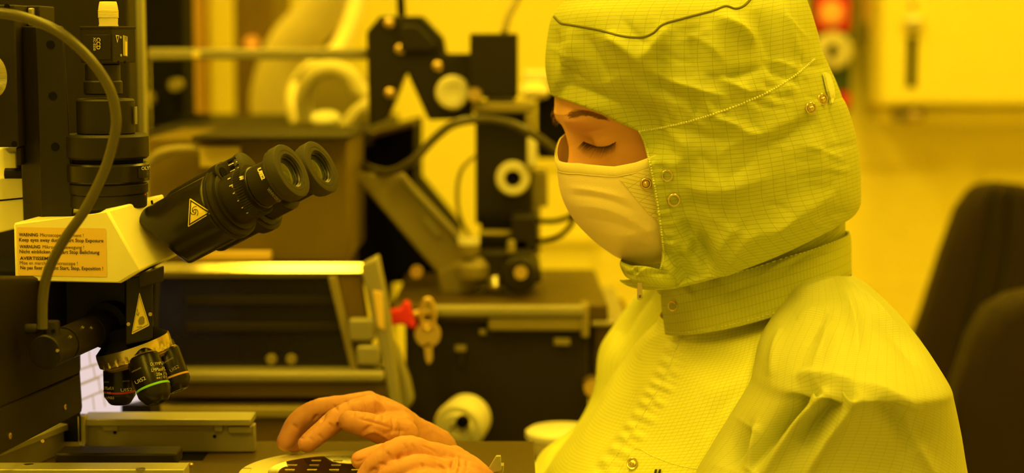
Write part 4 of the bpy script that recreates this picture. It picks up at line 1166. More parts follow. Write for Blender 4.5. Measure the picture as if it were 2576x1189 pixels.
def folds_disp(Q, folds):
    """sum of ridges (positive, metres) and valleys (negative) drawn along pixel polylines"""
    D = np.zeros(Q.shape[:-1])
    for pts, w, amp in folds:
        P = spline(pts, 14) if len(pts) > 2 else spline(pts, 10)
        best = np.full(D.shape, 1e9); tt = np.zeros(D.shape)
        for i in range(len(P) - 1):
            a, b = P[i], P[i + 1]
            ab = b - a; L2 = (ab ** 2).sum() + 1e-9
            t = np.clip(((Q - a) @ ab) / L2, 0, 1)
            d = np.linalg.norm(Q - (a + t[..., None] * ab), axis=-1)
            m = d < best
            best = np.where(m, d, best); tt = np.where(m, (i + t) / (len(P) - 1), tt)
        env = np.clip(np.sin(np.pi * np.clip(tt, 0.02, .98)), 0, 1) ** .6
        D += amp * env * (.45 * np.exp(-(best / w) ** 2) + .55 * np.exp(-np.sqrt((best / w) ** 2 * 2.2 + .015) + .12))
    return D

def loft(rows, nv, nt, Y0, yaw, expo=2.0, t0=0.0, t1=2 * pi, sagf=None):
    """rows: (front px, back px, half depth, extra sag px, centre Y or None). Rings run front -> near side -> back -> far side."""
    keys = []
    for r in rows:
        (xf, yf), (xb, yb), d, sag = r[:4]
        Yr = r[4] if len(r) > 4 and r[4] else Y0
        keys.append([xf, yf, xb, yb, d, sag, Yr])
    K = spline(keys, nv)
    th = np.linspace(t0, t1, nt, endpoint=not (abs(t1 - t0 - 2 * pi) < 1e-6))
    P = np.zeros((nv, nt, 3))
    for i, (xf, yf, xb, yb, d, sag, Yr) in enumerate(K):
        Fp = np.array(at(xf, yf, yc(xf, yf, Yr, yaw))); Bp = np.array(at(xb, yb, yc(xb, yb, Yr, yaw)))
        C = (Fp + Bp) / 2; Av = (Bp - Fp) / 2
        h = np.array([Av[1], -Av[0], 0.0]); h = h / (np.linalg.norm(h) + 1e-9)
        if h[1] > 0: h = -h
        c, s = np.cos(th), np.sin(th)
        cs = np.sign(c) * np.abs(c) ** (2 / expo); ss = np.sign(s) * np.abs(s) ** (2 / expo)
        P[i] = C - Av * cs[:, None] + h * d * ss[:, None]
        sg = (sagf(th, i / (nv - 1)) if sagf else np.clip(s, 0, 1)) * sag * Yr / FPX
        P[i, :, 2] -= sg
    return P, th

def loft_uv(P, wrap):
    du = np.linalg.norm(np.diff(P, axis=1), axis=-1); u = np.concatenate([np.zeros((P.shape[0], 1)), np.cumsum(du, 1)], 1)
    dv = np.linalg.norm(np.diff(P, axis=0), axis=-1); v = np.concatenate([np.zeros((1, P.shape[1])), np.cumsum(dv, 0)], 0)
    um = u.mean(0, keepdims=True).repeat(P.shape[0], 0)
    vm = v
    return np.stack([0.55 * u + .45 * um, vm], -1)

def cloth(name, P, wrap, material, parent, folds=(), amp=0.0012, nscale=26, seed=1, keep=None, smoothmask=None, extra=None):
    UV = loft_uv(P, wrap)
    Q = proj(P)
    N = gridnormals(P, wrap)
    C = P.mean(axis=1, keepdims=True)
    flip = np.sign(((P - C) * N).sum(-1).mean()); N = N * flip
    near = np.clip((N @ np.array([0, -1.0, 0.1])) * 2.5 + .35, 0, 1)
    D = folds_disp(Q, folds) * near + amp * noise3(P, nscale, seed)
    if extra is not None: D = D + extra(P, Q, near, N)
    P2 = P + N * D[..., None]
    mb = MB(); mb.grid(P2, wrap)
    uv = UV.reshape(-1, 2)
    if keep is not None:
        K = keep(proj(P2), P2, N).reshape(-1)
        fs = [f for f in mb.f if all(K[i] for i in f)]
        used = sorted({i for f in fs for i in f}); mp = {a: b for b, a in enumerate(used)}
        mb.v = [mb.v[i] for i in used]; mb.f = [tuple(mp[i] for i in f) for f in fs]; uv = uv[used]
    return mb, uv, P2

def inpoly(Q, poly):
    x, y = Q[..., 0], Q[..., 1]
    c = np.zeros(x.shape, bool); n = len(poly)
    for i in range(n):
        x1, y1 = poly[i]; x2, y2 = poly[(i + 1) % n]
        cond = ((y1 > y) != (y2 > y)) & (x < (x2 - x1) * (y - y1) / (y2 - y1 + 1e-12) + x1)
        c ^= cond
    return c

# ---- head (one skin surface: head, neck, shoulders)
fr = math.radians(14)              # turned towards the camera
tl_ = math.radians(25)             # face tipped down
fdir = Vector((-math.cos(fr) * math.cos(tl_), -math.sin(fr) * math.cos(tl_), -math.sin(tl_)))
sdir = Vector((math.sin(fr), -math.cos(fr), 0))           # near side of the head
udir = fdir.cross(sdir); udir = udir if udir.z > 0 else -udir
HCn = at(1437, 366, 1.598)
HC = HCn - fdir * 0.0945
def head_local(U, TH):
    # U: height, TH: angle from the front, positive on the near side
    prof = np.array([[-.150, .034, -.050, .045], [-.128, .052, -.052, .040], [-.118, .079, -.055, .036], [-.108, .087, -.058, .042], [-.095, .086, -.064, .049], [-.075, .089, -.073, .057], [-.055, .088, -.082, .062],
                     [-.035, .0875, -.089, .067], [-.015, .087, -.094, .070], [0, .0875, -.096, .072], [.018, .0915, -.098, .074], [.030, .0935, -.098, .0735], [.045, .0865, -.097, .0715], [.060, .076, -.093, .066], [.080, .058, -.083, .056], [.097, .040, -.066, .045], [.110, .034, -.045, .033], [.1145, .008, -.02, .010]])
    F = np.interp(U, prof[:, 0], prof[:, 1]); B = np.interp(U, prof[:, 0], prof[:, 2]); W = np.interp(U, prof[:, 0], prof[:, 3])
    c, s = np.cos(TH), np.sin(TH)
    e = 2.25
    cs = np.sign(c) * np.abs(c) ** (2 / e); ss = np.sign(s) * np.abs(s) ** (2 / e)
    mid = (F * .35 + B * .65)
    f = np.where(c >= 0, mid * 0 + (F - 0.0) * cs, -B * cs)
    sd = W * ss
    g = lambda uc, sc, wu, ws: np.exp(-((U - uc) / wu) ** 2 - ((np.abs(sd) - sc) / ws) ** 2) * (c > 0)
    g0 = lambda uc, wu, ws: np.exp(-((U - uc) / wu) ** 2 - (sd / ws) ** 2) * (c > 0)
    f = f + g0(-.030, .013, .0115) * .024 + g0(-.018, .017, .009) * .012 + g0(.002, .016, .008) * .006      # nose
    f = f - g(-.002, .030, .0125, .0165) * .0095                                                            # eye sockets
    f = f - g(-.002, .0155, .012, .007) * .003
    f = f + g(.0225, .026, .0065, .022) * .0028                                                             # brows
    f = f + g(-.003, .031, .0085, .0125) * .0078                                                            # lids over the eyeballs
    f = f - g(.0085, .031, .0022, .015) * .0011                                                             # lid crease
    f = f - g(-.0118, .031, .0020, .0120) * .0012                                                           # lower lid groove
    f = f + g(-.030, .042, .016, .016) * .003                                                               # cheeks
    f = f + g0(-.072, .006, .020) * .006 + g0(-.084, .006, .018) * .005 - g0(-.078, .0016, .018) * .003     # lips
    f = f + g0(-.108, .012, .016) * .004                                                                    # chin
    return f, sd
nu, nth = 230, 240
Ug = np.concatenate([np.linspace(-.150, -.05, 40), np.linspace(-.049, .045, 150), np.linspace(.047, .1145, 40)])
tg = np.linspace(-pi, pi, nth, endpoint=False)
# denser sampling at the front
tg = tg - 0.35 * np.sin(tg * 1.0) * .9
UU, TT = np.meshgrid(Ug, tg, indexing='ij')
ff, sdv = head_local(UU, TT)
HP = np.array(HC)[None, None] + ff[..., None] * np.array(fdir) + sdv[..., None] * np.array(sdir) + UU[..., None] * np.array(udir)
# neck and shoulders continue the same grid downwards
nk = []
lastC = HP[0].mean(0)
ncs = [(at(1820, 560, 1.62), .062, .058), (at(1850, 640, 1.63), .063, .060), (at(1890, 720, 1.65), .063, .060), (at(1910, 820, 1.66), .070, .075), (at(1920, 1000, 1.66), .085, .11), (at(1900, 1200, 1.66), .085, .12), (at(1890, 1400, 1.65), .09, .13), (at(1900, 1480, 1.65), .03, .05)]
for c, a, b in reversed(ncs):
    ring = np.array([np.array(c) + np.array((-math.cos(t) * a, -math.sin(t) * b, -math.cos(t) * .0)) for t in tg])
    nk.append(ring)
body_P = np.concatenate([np.array(nk), HP], 0)
kb = MB(); kb.grid(body_P, True)
kb.f.append(tuple(range(nth))); kb.f.append(tuple((body_P.shape[0] - 1) * nth + j for j in range(nth)))
body = obj('body', kb, M['skin'], per, smooth=True, auto=False)
# ears (under the hood)
for s in (-1, 1):
    k = MB(); c = HC + fdir * -.008 + sdir * (s * .071) + udir * -.012
    k.lathe([(0, .012), (.006, .020), (.011, .021), (.012, .016), (.008, .010)], c, sdir * s + fdir * -.3, seg=24)
    obj('ear', k, M['skin'], per, smooth=True)
tface = bvh(body)
def strand(p0, p1, p2, r0, lift=(0, 0, 0)):
    return MB().tube([p0, p1, p2], [r0, r0 * .75, r0 * .12], seg=5, n=7)
def onface(px, py, off=0.0003):
    h = hit(tface, px, py, off)
    return (h[0], h[1]) if h else (at(px, py, 1.53), Vector((0, -1, 0)))
# eyebrow
k = MB(); rb = np.random.RandomState(3)
for q in range(300):
    t = rb.rand(); w = (rb.rand() - .5)
    c = spline([(1431, 291), (1455, 284), (1484, 287), (1515, 298)], 30)[int(t * 29)]
    th_ = 18 * (1 - .62 * t) * (1 if t > .06 else .6)
    x, y = c[0] + rb.normal() * 4, c[1] + w * th_ + rb.normal() * 1.5
    a, n = onface(x, y, .0001); b, _ = onface(x + 8 + 3 * rb.rand(), y - 2.5 + w * -3 + 3 * t, .0007); e_, _ = onface(x + 16 + 4 * rb.rand(), y - 2 + w * -6 + 8 * t, .0004)
    s_ = strand(a, b, e_, .00012); k.add(s_.v, s_.f)
obj('eyebrow', k, M['hair'], per, smooth=True)
# brow hairs of the far side seen against the background
k = MB()
for q in range(26):
    t = rb.rand()
    y = 262 + 46 * t + rb.normal() * 2
    f_, s__ = head_local(np.array([.034 - .016 * t]), np.array([-.12 - .30 * rb.rand()])); p0 = HC + fdir * float(f_[0]) + sdir * float(s__[0]) + udir * (.034 - .016 * t)
    d = fdir * (.0028 + .0025 * rb.rand()) + udir * (-.0035 * rb.rand()) - sdir * .002
    s_ = strand(p0, p0 + d * .6, p0 + d + udir * -.002, .00011); k.add(s_.v, s_.f)
obj('far_eyebrow', k, M['hair'], per, smooth=True)
# closed lash line and lashes
lash = spline([(1468, 356), (1480, 362), (1497, 368), (1515, 370), (1533, 366), (1551, 355)], 60)
k = MB(); pts = [onface(x, y, .0004)[0] for x, y in lash[::6]]
k.tube(pts, [.0003, .0007, .0008, .0008, .0007, .0003], seg=8); obj('lash_line', k, M['lash'], per, smooth=True)
k = MB()
for q in range(76):
    t = min(.999, max(0, (q + rb.rand()) / 76)); x, y = lash[int(t * 59)]
    p0, n = onface(x, y, .0003)
    fan = -0.9 + 1.25 * t
    L_ = .0072 + .0022 * math.sin(t * 3.1) + rb.rand() * .0016
    side = Vector((math.cos(.0) * fan, 0, -1.0)).normalized()
    d1 = (n * .9 + side * .55).normalized(); d2 = (n * .35 + side * .8 + Vector((-.12, 0, .0))).normalized()
    s_ = strand(p0, p0 + d1 * L_ * .35 + d2 * L_ * .1, p0 + d1 * L_ * .42 + d2 * L_ * .72, .00022); k.add(s_.v, s_.f)
obj('eyelashes', k, M['lash'], per, smooth=True)
k = MB()
for q in range(14):
    u_ = -.003 - .004 * rb.rand(); f_, s__ = head_local(np.array([u_]), np.array([-.30 - .15 * rb.rand()])); p0 = HC + fdir * float(f_[0]) + sdir * float(s__[0]) + udir * u_
    d = (fdir * .8 - sdir * .5 + udir * (-.5 - .4 * rb.rand())).normalized() * (.007 + .003 * rb.rand())
    s_ = strand(p0, p0 + d * .5, p0 + d + udir * .001, .0002); k.add(s_.v, s_.f)
obj('far_eyelashes', k, M['hair'], per, smooth=True)

# ---- mask
mrows = [((1405, 404), (1800, 262), .065, 40), ((1406, 430), (1806, 290), .066, 38), ((1408, 455), (1806, 325), .066, 34), ((1418, 505), (1800, 395), .064, 24), ((1446, 556), (1800, 460), .061, 12),
         ((1496, 606), (1800, 530), .055, 0), ((1556, 648), (1800, 590), .046, -4), ((1600, 660), (1800, 640), .034, -8)]
tabx = np.radians([-180, -120, -90, -60, -30, 0, 15, 30, 45, 60, 75, 90, 120, 180])
taby = np.array([.6, .2, -.3, -1.3, -1.0, 0, .10, .22, .55, .95, 1.1, 1.05, .5, .6])
def msag(th, v):
    t = (th + pi) % (2 * pi) - pi
    return np.interp(t, tabx, taby) * (1 if v > .35 else 1)
MP, mth = loft(mrows, 120, 200, 1.60, 0.22, expo=2.1, t0=-2.0, t1=1.84, sagf=msag)
MP[:, :, 1] += .012 * np.clip((mth[None, :] - 1.52) / .3, 0, 1) * np.clip(1 - np.arange(120)[:, None] / 45, 0, 1)
mf = [([(1430, 470), (1500, 480), (1580, 500)], 10, .0014), ([(1440, 490), (1520, 500), (1600, 530)], 9, -.0013), ([(1440, 515), (1540, 530), (1650, 590)], 14, .0015),
      ([(1450, 545), (1550, 565), (1650, 600)], 14, -.0012), ([(1500, 590), (1580, 590), (1660, 570)], 16, .0018), ([(1560, 630), (1640, 620)], 14, -.001)]
mb_, uv_, MP2 = cloth('mask', MP, False, M['mask'], per, mf, amp=.0006, nscale=40, seed=5)
mask = obj('face_mask', mb_, M['mask'], per, smooth=True, auto=False, uv=uv_)
so = mask.modifiers.new('cloth', 'SOLIDIFY'); so.thickness = .0008; so.offset = -1
# top band
i0, i1 = 0, 17
bandP = MP2[i0:i1, :187].copy(); Nb = gridnormals(MP2, False)[i0:i1, :187]
cen = MP2.mean((0, 1)); sg = np.sign(((bandP - cen) * Nb).sum(-1).mean())
prof_ = np.sin(np.linspace(0.05, pi - .05, i1 - i0))[:, None, None] ** .5
k = MB(); k.grid(bandP + sg * Nb * (.0004 + .0011 * prof_), False)
mband = obj('mask_band', k, M['maskband'], mask, smooth=True, auto=False)
tmask = bvh(mask, mband)
def strip_on(tree, pts, r, name, m, parent, off=.0002, n=160, dash=None):
    S = spline(pts, n); P = []
    for x, y in S:
        h = hit(tree, x, y, off)
        if h: P.append(h[0])
    k = MB()
    if not dash:
        if len(P) > 3: k.tube(P, r, seg=6, n=n)
    else:
        st_ = dash
        for i in range(0, len(P) - st_, st_):
            k.tube([P[i], (P[i] + P[i + st_ - 1]) / 2, P[i + st_ - 1]], [r * .6, r, r * .6], seg=5, n=4)
    return obj(name, k, M[m], parent, smooth=True)
sr = MP2[17, 20:183] + sg * gridnormals(MP2, False)[17, 20:183] * .0004
k = MB(); k.tube(sr, .0005, seg=6, n=160); obj('band_seam', k, M['maskband'], mask, smooth=True)
# side panel with grid cloth
pan = [(1556, 448), (1600, 436), (1640, 420), (1680, 470), (1680, 560), (1655, 556), (1630, 535), (1600, 500), (1575, 468)]
bm = bmesh.new(); bm.faces.new([bm.verts.new((*p, 0)) for p in rr(pan, r=3)]); bmesh.ops.triangulate(bm, faces=bm.faces)
bmesh.ops.subdivide_edges(bm, edges=bm.edges, cuts=5, use_grid_fill=True)
Qv = np.array([v.co[:2] for v in bm.verts])
k = MB(); ok = []
for v in bm.verts:
    h = hit(tmask, v.co.x, v.co.y, .0008); ok.append(h is not None); k.v.append(tuple(h[0]) if h else (0, 0, 0))
k.f = [tuple(v.index for v in f.verts) for f in bm.faces] if not bm.verts.index_update() else []
k.f = [f for f in k.f if all(ok[i] for i in f)]
uvp = np.stack([(Qv[:, 0] * .55 + Qv[:, 1] * .83) / 2900, (Qv[:, 1] * .97 - Qv[:, 0] * .22) / 2900], 1); bm.free()
obj('mask_side_panel', k, M['maskpanel'], mask, smooth=True, auto=False, uv=uvp)
def snap(tree, px, py, r, parent, name='snap', stud=False, m='snap', ang=1.0):
    h = hit(tree, px, py, .0012)
    if not h: return
    n = (h[1] + (CAM - h[0]).normalized() * .9).normalized(); k = MB(); p = h[0] + n * .0004
    k.lathe([(0, r), (.0012, r), (.0016, r * .92), (.0014, r * .72), (.0003, r * .66)], p, n, seg=40, cap0=False, cap1=False)
    o = obj(name, k, M[m], parent, smooth=True)
    if stud:
        k = MB(); k.lathe([(0, r * .6), (.0006, r * .55), (.0008, r * .34), (.0028, r * .34), (.0033, r * .22)], p, n, seg=28)
        obj('snap_stud', k, M[m], parent, smooth=True)
    return o
snap(tmask, 1624, 461, .0048, mask, 'mask_snap', True, 'brass')

# ---- hood
hrows = [((1640, -130), (1760, -135), .008, 0), ((1560, -108), (1850, -115), .040, 0), ((1478, -56), (1945, -76), .062, 0), ((1428, 0), (1998, -30), .081, 0), ((1397, 40), (2020, 20), .0965, 0), ((1385, 90), (2038, 80), .103, 0), ((1379, 150), (2060, 150), .105, 4),
         ((1383, 200), (2086, 215), .106, 6), ((1392, 242), (2112, 268), .106, 8), ((1408, 300), (2130, 330), .104, 8), ((1416, 380), (2142, 405), .102, 8), ((1424, 470), (2146, 470), .098, 6), ((1450, 560), (2148, 500), .092, 8), ((1500, 640), (2146, 512), .086, 14),
         ((1550, 690), (2142, 522), .080, 18), ((1556, 704), (2136, 530), .075, 18), ((1566, 700), (2124, 526), .068, 18), ((1580, 660), (2110, 490), .062, 18)]
HPt, hth = loft(hrows, 230, 300, 1.608, 0.20, expo=2.15, sagf=lambda t, v: np.clip(np.sin(t), 0, 1) * (1 + 1.6 * np.cos(t)))
hf = [([(1520, 92), (1560, 112), (1615, 165)], 22, .0060), ([(1470, 80), (1500, 150), (1520, 210)], 26, -.004), ([(1610, 165), (1640, 120), (1690, 60)], 20, .0045), ([(1660, 110), (1665, 170), (1650, 240)], 24, -.0045),
      ([(1730, 60), (1745, 130), (1760, 200)], 26, -.004), ([(1800, 40), (1860, 70), (1900, 110)], 20, .0060), ([(1770, 90), (1800, 150), (1830, 200)], 22, .003), ([(1900, 20), (1930, 110), (1960, 190)], 26, -.004), ([(1960, 0), (1990, 80), (2010, 140)], 18, .003),
      ([(1630, 180), (1720, 215), (1830, 245)], 15, .0045), ([(1600, 200), (1660, 225), (1770, 270)], 24, -.0045), ([(1790, 180), (1850, 215), (1900, 240)], 12, .0035), ([(1780, 192), (1850, 190), (1920, 170)], 14, -.004), ([(1920, 150), (1960, 200), (1940, 230)], 14, -.003),
      ([(1730, 215), (1750, 270), (1765, 295)], 12, -.003), ([(1770, 240), (1790, 275), (1800, 290)], 10, .0025), ([(1400, 70), (1395, 140), (1400, 210)], 12, -.003), ([(1440, 70), (1430, 130), (1415, 190)], 12, .003), ([(1400, 215), (1470, 245), (1540, 280)], 20, -.003),
      ([(1790, 290), (1840, 310), (1890, 335)], 13, .0045), ([(1700, 320), (1780, 345), (1850, 350)], 18, -.003), ([(1660, 340), (1720, 370), (1700, 420)], 24, .004), ([(1840, 345), (1930, 330), (2010, 300)], 22, .0035), ([(1900, 380), (1990, 340), (2060, 290)], 24, -.0045),
      ([(1650, 400), (1680, 390), (1720, 400)], 14, -.003), ([(1700, 470), (1800, 480), (1940, 440)], 34, .0055), ([(1690, 530), (1760, 520), (1850, 510)], 26, -.003), ([(1780, 690), (1740, 610), (1720, 560)], 18, -.0075), ([(1800, 690), (1810, 620), (1850, 560)], 22, .006), ([(1700, 700), (1690, 640), (1690, 590)], 22, .005),
      ([(1789, 694), (1784, 650), (1764, 590)], 17, -.0125), ([(1700, 690), (1730, 640), (1745, 600)], 18, .004), ([(1830, 680), (1850, 630), (1900, 570)], 20, .005), ([(1900, 600), (2000, 540), (2100, 480)], 30, .005), ([(1860, 600), (1960, 560), (2040, 500)], 22, .003), ([(2040, 340), (2060, 400), (2050, 470)], 34, .003), ([(2090, 230), (2100, 300), (2110, 360)], 16, -.003)]
for y in range(398, 640, 13):
    if abs(y - 441) < 17 or abs(y - 501) < 17: continue
    hf.append(([(1632 + (y - 390) * .16, y), (1652 + (y - 390) * .16, y + 1), (1672 + (y - 390) * .16, y + 3)], 4.2, .0016 if (y // 13) % 2 else -.0016))
for i, x in enumerate(range(1650, 2040, 22)):
    y = np.interp(x, [1605, 1800, 1950, 2055], [330, 287, 230, 145])
    hf.append(([(x - 3, y + 3), (x + 2, y + 18), (x + 6, y + 32)], 6, (.0016 if i % 2 else -.0014)))
    hf.append(([(x - 6, y - 34), (x - 4, y - 18), (x - 2, y - 4)], 6, (-.0014 if i % 2 else .0012)))
open_edge = [(1392, 243), (1440, 258), (1500, 281), (1560, 310), (1605, 331), (1616, 352), (1625, 382), (1637, 440), (1648, 500), (1658, 570), (1664, 625), (1664, 655), (1652, 690), (1630, 702)]
hole = [(1200, 236), (1380, 240)] + open_edge + [(1560, 705), (1400, 720), (1200, 720)]
def snapgrid(P):
    """move ring vertices so the face opening follows the edge line exactly"""
    return P
_E = spline(open_edge, 120)
tskin = bvh(body, mask, mband)
def hug(P, Q, near, N):
    d = np.full(Q.shape[:-1], 1e9)
    for e in _E: d = np.minimum(d, np.linalg.norm(Q - e, axis=-1))
    out = np.zeros(d.shape)
    for i, j in zip(*np.where((d < 170) & (near > .3))):
        h = hit(tskin, Q[i, j, 0], Q[i, j, 1], 0)
        if h: out[i, j] = -np.clip(h[0].y - P[i, j, 1] - .0075, -.02, .032) * math.exp(-(d[i, j] / 88) ** 2) * max(0, -N[i, j, 1]) ** 1.3
    for _ in range(5):
        out = (out + np.roll(out, 1, 1) + np.roll(out, -1, 1) + np.vstack([out[:1], out[:-1]]) + np.vstack([out[1:], out[-1:]])) / 5
    return out
def hood_keep(Q, P, N):
    return ~inpoly(Q, hole)
hf = [(a, b, c * 1.45) for a, b, c in hf]
rf = np.random.RandomState(12)
for q in range(90):
    x, y = rf.uniform(1410, 2110), rf.uniform(60, 600)
    a = rf.normal() * .5 + (.5 if y < 330 else -.35)
    L_ = rf.uniform(24, 70)
    dx, dy = math.cos(a) * L_, math.sin(a) * L_
    hf.append(([(x - dx, y - dy), (x + rf.normal() * 6, y + rf.normal() * 6), (x + dx, y + dy)], rf.uniform(6, 13), rf.choice([-1, 1]) * rf.uniform(.0009, .0021)))
hm, huv, HP2 = cloth('hood', HPt, True, M['hood'], per, hf, amp=.0010, nscale=24, seed=11, keep=hood_keep, extra=hug)
# snap the ragged rim onto the opening line
edge_cnt = {}
for f in hm.f:
    for a, b in zip(f, f[1:] + f[:1]):
        e = (min(a, b), max(a, b)); edge_cnt[e] = edge_cnt.get(e, 0) + 1
rim = sorted({v for e, c in edge_cnt.items() if c == 1 for v in e})
Eg = spline(open_edge, 300)
Vn = np.array(hm.v); Qn = proj(Vn)
for i in rim:
    d = np.linalg.norm(Eg - Qn[i], axis=1); j = d.argmin()
    if d[j] < 22 and Vn[i][1] < 1.66:
        hm.v[i] = tuple(at(Eg[j][0], Eg[j][1], Vn[i][1]))
hood = obj('hood', hm, M['hood'], per, smooth=True, auto=False, uv=huv)
so = hood.modifiers.new('cloth', 'SOLIDIFY'); so.thickness = .0012; so.offset = -1
thood = bvh(hood)
strip_on(thood, [(1394, 42), (1412, 58), (1432, 62), (1500, 74), (1560, 90), (1610, 94), (1642, 84), (1668, 62), (1720, 46), (1790, 28), (1825, 16), (1850, 22), (1872, 14), (1892, -6)], .0011, 'crown_seam', 'seam', hood, off=.0001)
strip_on(thood, [(1606, 331), (1660, 322), (1730, 306), (1800, 285), (1880, 255), (1950, 222), (2010, 182), (2052, 146)], .0013, 'cord_seam', 'stitch', hood, off=.0002, n=240, dash=3)
strip_on(thood, [(1394, 244), (1440, 259), (1500, 282), (1560, 311), (1604, 332)], .0018, 'brow_hem', 'stitch', hood, off=.0004, n=160, dash=3)
eh = [(1607, 333), (1618, 354), (1627, 384), (1639, 442), (1650, 502), (1660, 572), (1666, 626), (1666, 654), (1655, 688)]
strip_on(thood, [(x + 3, y) for x, y in eh], .0012, 'face_hem', 'stitch', hood, off=.0002, n=220, dash=3)
snap(thood, 1678, 441, .0050, hood, 'snap_ring'); snap(thood, 1694, 501, .0056, hood, 'snap_ring')
snap(thood, 2036, 272, .0050, hood, 'snap', True); snap(thood, 2065, 250, .0050, hood, 'snap', True)
tab_ = decal('strap_tab', rr([(2066, 184), (2080, 190), (2090, 222), (2094, 252), (2086, 264), (2076, 228)], r=4), thood, M['mask_side_cloth'] if 'mask_side_cloth' in M else M['stitch'], hood, off=.0022, sub=2)
if tab_: so = tab_.modifiers.new('cloth', 'SOLIDIFY'); so.thickness = .0024; so.offset = 0

# inner skirt of the hood tucked into the collar
KP, _ = loft([((1640, 690), (2108, 470), .060, 0), ((1648, 715), (2114, 540), .064, 0), ((1660, 740), (2114, 610), .070, 0)], 40, 160, 1.625, .18, expo=2.2)
km, kuv, _ = cloth('skirt', KP, True, M['hood'], per, [([(2050, 520), (2056, 560), (2050, 600)], 10, -.003), ([(2090, 510), (2086, 560), (2090, 600)], 8, .002)], amp=.0012, nscale=50, seed=15)
obj('hood_skirt', km, M['hood'], per, smooth=True, auto=False, uv=kuv)
# chin flap with zip pull
frow = [((1562, 657), (1700, 670), .034, 0, 1.565), ((1560, 668), (1700, 680), .036, 2, 1.565), ((1570, 690), (1706, 694), .036, 4, 1.565), ((1590, 704), (1710, 706), .032, 4, 1.565), ((1640, 708), (1716, 712), .024, 0, 1.565)]
FP, _ = loft(frow, 50, 120, 1.565, .1, expo=2.2)
fm_, fuv, _ = cloth('flap', FP, True, M['collar'], per, [([(1566, 664), (1590, 672), (1610, 690)], 6, -.004), ([(1580, 680), (1600, 676), (1640, 672)], 6, .004), ([(1600, 696), (1620, 682), (1650, 678)], 5, .0035), ([(1640, 690), (1670, 684), (1690, 690)], 7, -.004), ([(1565, 690), (1590, 698), (1620, 706)], 5, .002)], amp=.0016, nscale=90, seed=21)
flap = obj('chin_flap', fm_, M['collar'], per, smooth=True, auto=False, uv=fuv)
k = MB().pxprism([(1603, 704), (1616, 704), (1617, 750), (1612, 755), (1606, 755), (1603, 750)], 1.54, .0012); zp = obj('zip_pull', k, M['snap'], flap, bevel=.0004)
k = MB().pxprism([(1607, 742), (1613, 742), (1613, 749), (1607, 749)], 1.5395, .0008); obj('pull_slot', k, M['seam'], zp)
k = MB().pxbox(1605, 696, 1615, 708, 1.539, .003); obj('zip_slider', k, M['brass'], flap, bevel=.0005)

# ---- collar
crow = [((1642, 722), (2120, 578), .080, -20), ((1640, 735), (2122, 590), .082, -20), ((1640, 765), (2123, 620), .085, -18), ((1645, 800), (2124, 652), .088, -12), ((1650, 832), (2126, 684), .092, -4)]
CPp, _ = loft(crow, 60, 220, 1.635, .16, expo=2.3, t0=math.radians(14), t1=math.radians(288))
cf = [([(1900, 700), (1980, 655), (2060, 630)], 14, .003), ([(1960, 690), (2030, 640), (2080, 640)], 9, -.003), ([(1780, 760), (1860, 725), (1920, 700)], 16, -.0015), ([(1700, 745), (1760, 740), (1810, 770)], 20, .002)]
cm, cuv, CP2 = cloth('collar', CPp, False, M['collar'], per, cf, amp=.0010, nscale=40, seed=31)
coll = obj('collar', cm, M['collar'], per, smooth=True, auto=False, uv=cuv)
so = coll.modifiers.new('cloth', 'SOLIDIFY'); so.thickness = .0024; so.offset = -1
tcol = bvh(coll)
snap(tcol, 1696, 769, .0046, coll, 'snap_ring')
def rowline(P, i, name, parent, r=.0005, off=.0003, m='stitch'):
    pts = P[i]
    N = gridnormals(P, False)[i]; c = P.mean((0, 1)); s_ = np.sign(((P[i] - c) * N).sum(-1).mean())
    k = MB()
    pts = pts + s_ * N * off
    for j in range(0, len(pts) - 2, 2): k.tube([pts[j], (pts[j] + pts[j + 1]) / 2, pts[j + 1]], [r * .6, r, r * .6], seg=5, n=3)
    return obj(name, k, M[m], parent, smooth=True)
rowline(CP2, 2, 'top_stitch', coll); rowline(CP2, 56, 'lower_stitch', coll)

# ---- coverall body
jrows = [((1664, 800), (2124, 664), .078, 0), ((1655, 830), (2130, 690), .088, 4), ((1632, 860), (2180, 735), .118, 10), ((1600, 905), (2250, 800), .150, 12), ((1565, 960), (2300, 880), .168, 10), ((1515, 1040), (2335, 990), .176, 6), ((1455, 1115), (2360, 1100), .178, 0), ((1395, 1190), (2380, 1220), .178, 0),
         ((1345, 1280), (2400, 1340), .178, 0), ((1330, 1400), (2400, 1460), .178, 0), ((1340, 1560), (2400, 1600), .175, 0), ((1500, 1640), (2300, 1650), .10, 0)]
JP, _ = loft(jrows, 220, 300, 1.65, .14, expo=2.25)
jf = []
for i, (x, y) in enumerate([tuple(q) for q in spline([(1722, 832), (1690, 900), (1665, 960), (1635, 1010), (1600, 1070), (1560, 1130), (1510, 1200)], 26)]):
    jf.append(([(x - 26, y - 10), (x - 10, y - 3), (x + 6, y + 3)], 7, .0016 if i % 2 else -.0014))
    jf.append(([(x + 2, y + 1), (x + 18, y + 8), (x + 36, y + 14)], 7, -.0012 if i % 3 else .0014))
jf += [([(1700, 870), (1780, 830), (1900, 800)], 14, .004), ([(1720, 900), (1800, 880), (1880, 900)], 30, -.003), ([(1760, 1000), (1850, 960), (1900, 900)], 40, .003), ([(1900, 760), (1960, 790), (1930, 830)], 22, .004), ([(1600, 900), (1640, 860), (1690, 830)], 26, .004),
       ([(1610, 980), (1560, 1060), (1480, 1180)], 16, -.004), ([(1560, 900), (1530, 1000), (1450, 1130)], 20, .004), ([(1780, 1100), (1800, 1040), (1860, 980)], 20, -.003)]
jm, juv, JP2 = cloth('coverall', JP, True, M['coat'], per, jf, amp=.0018, nscale=22, seed=41)
coat = obj('coverall', jm, M['coat'], per, smooth=True, auto=False, uv=juv)
tcoat = bvh(coat)
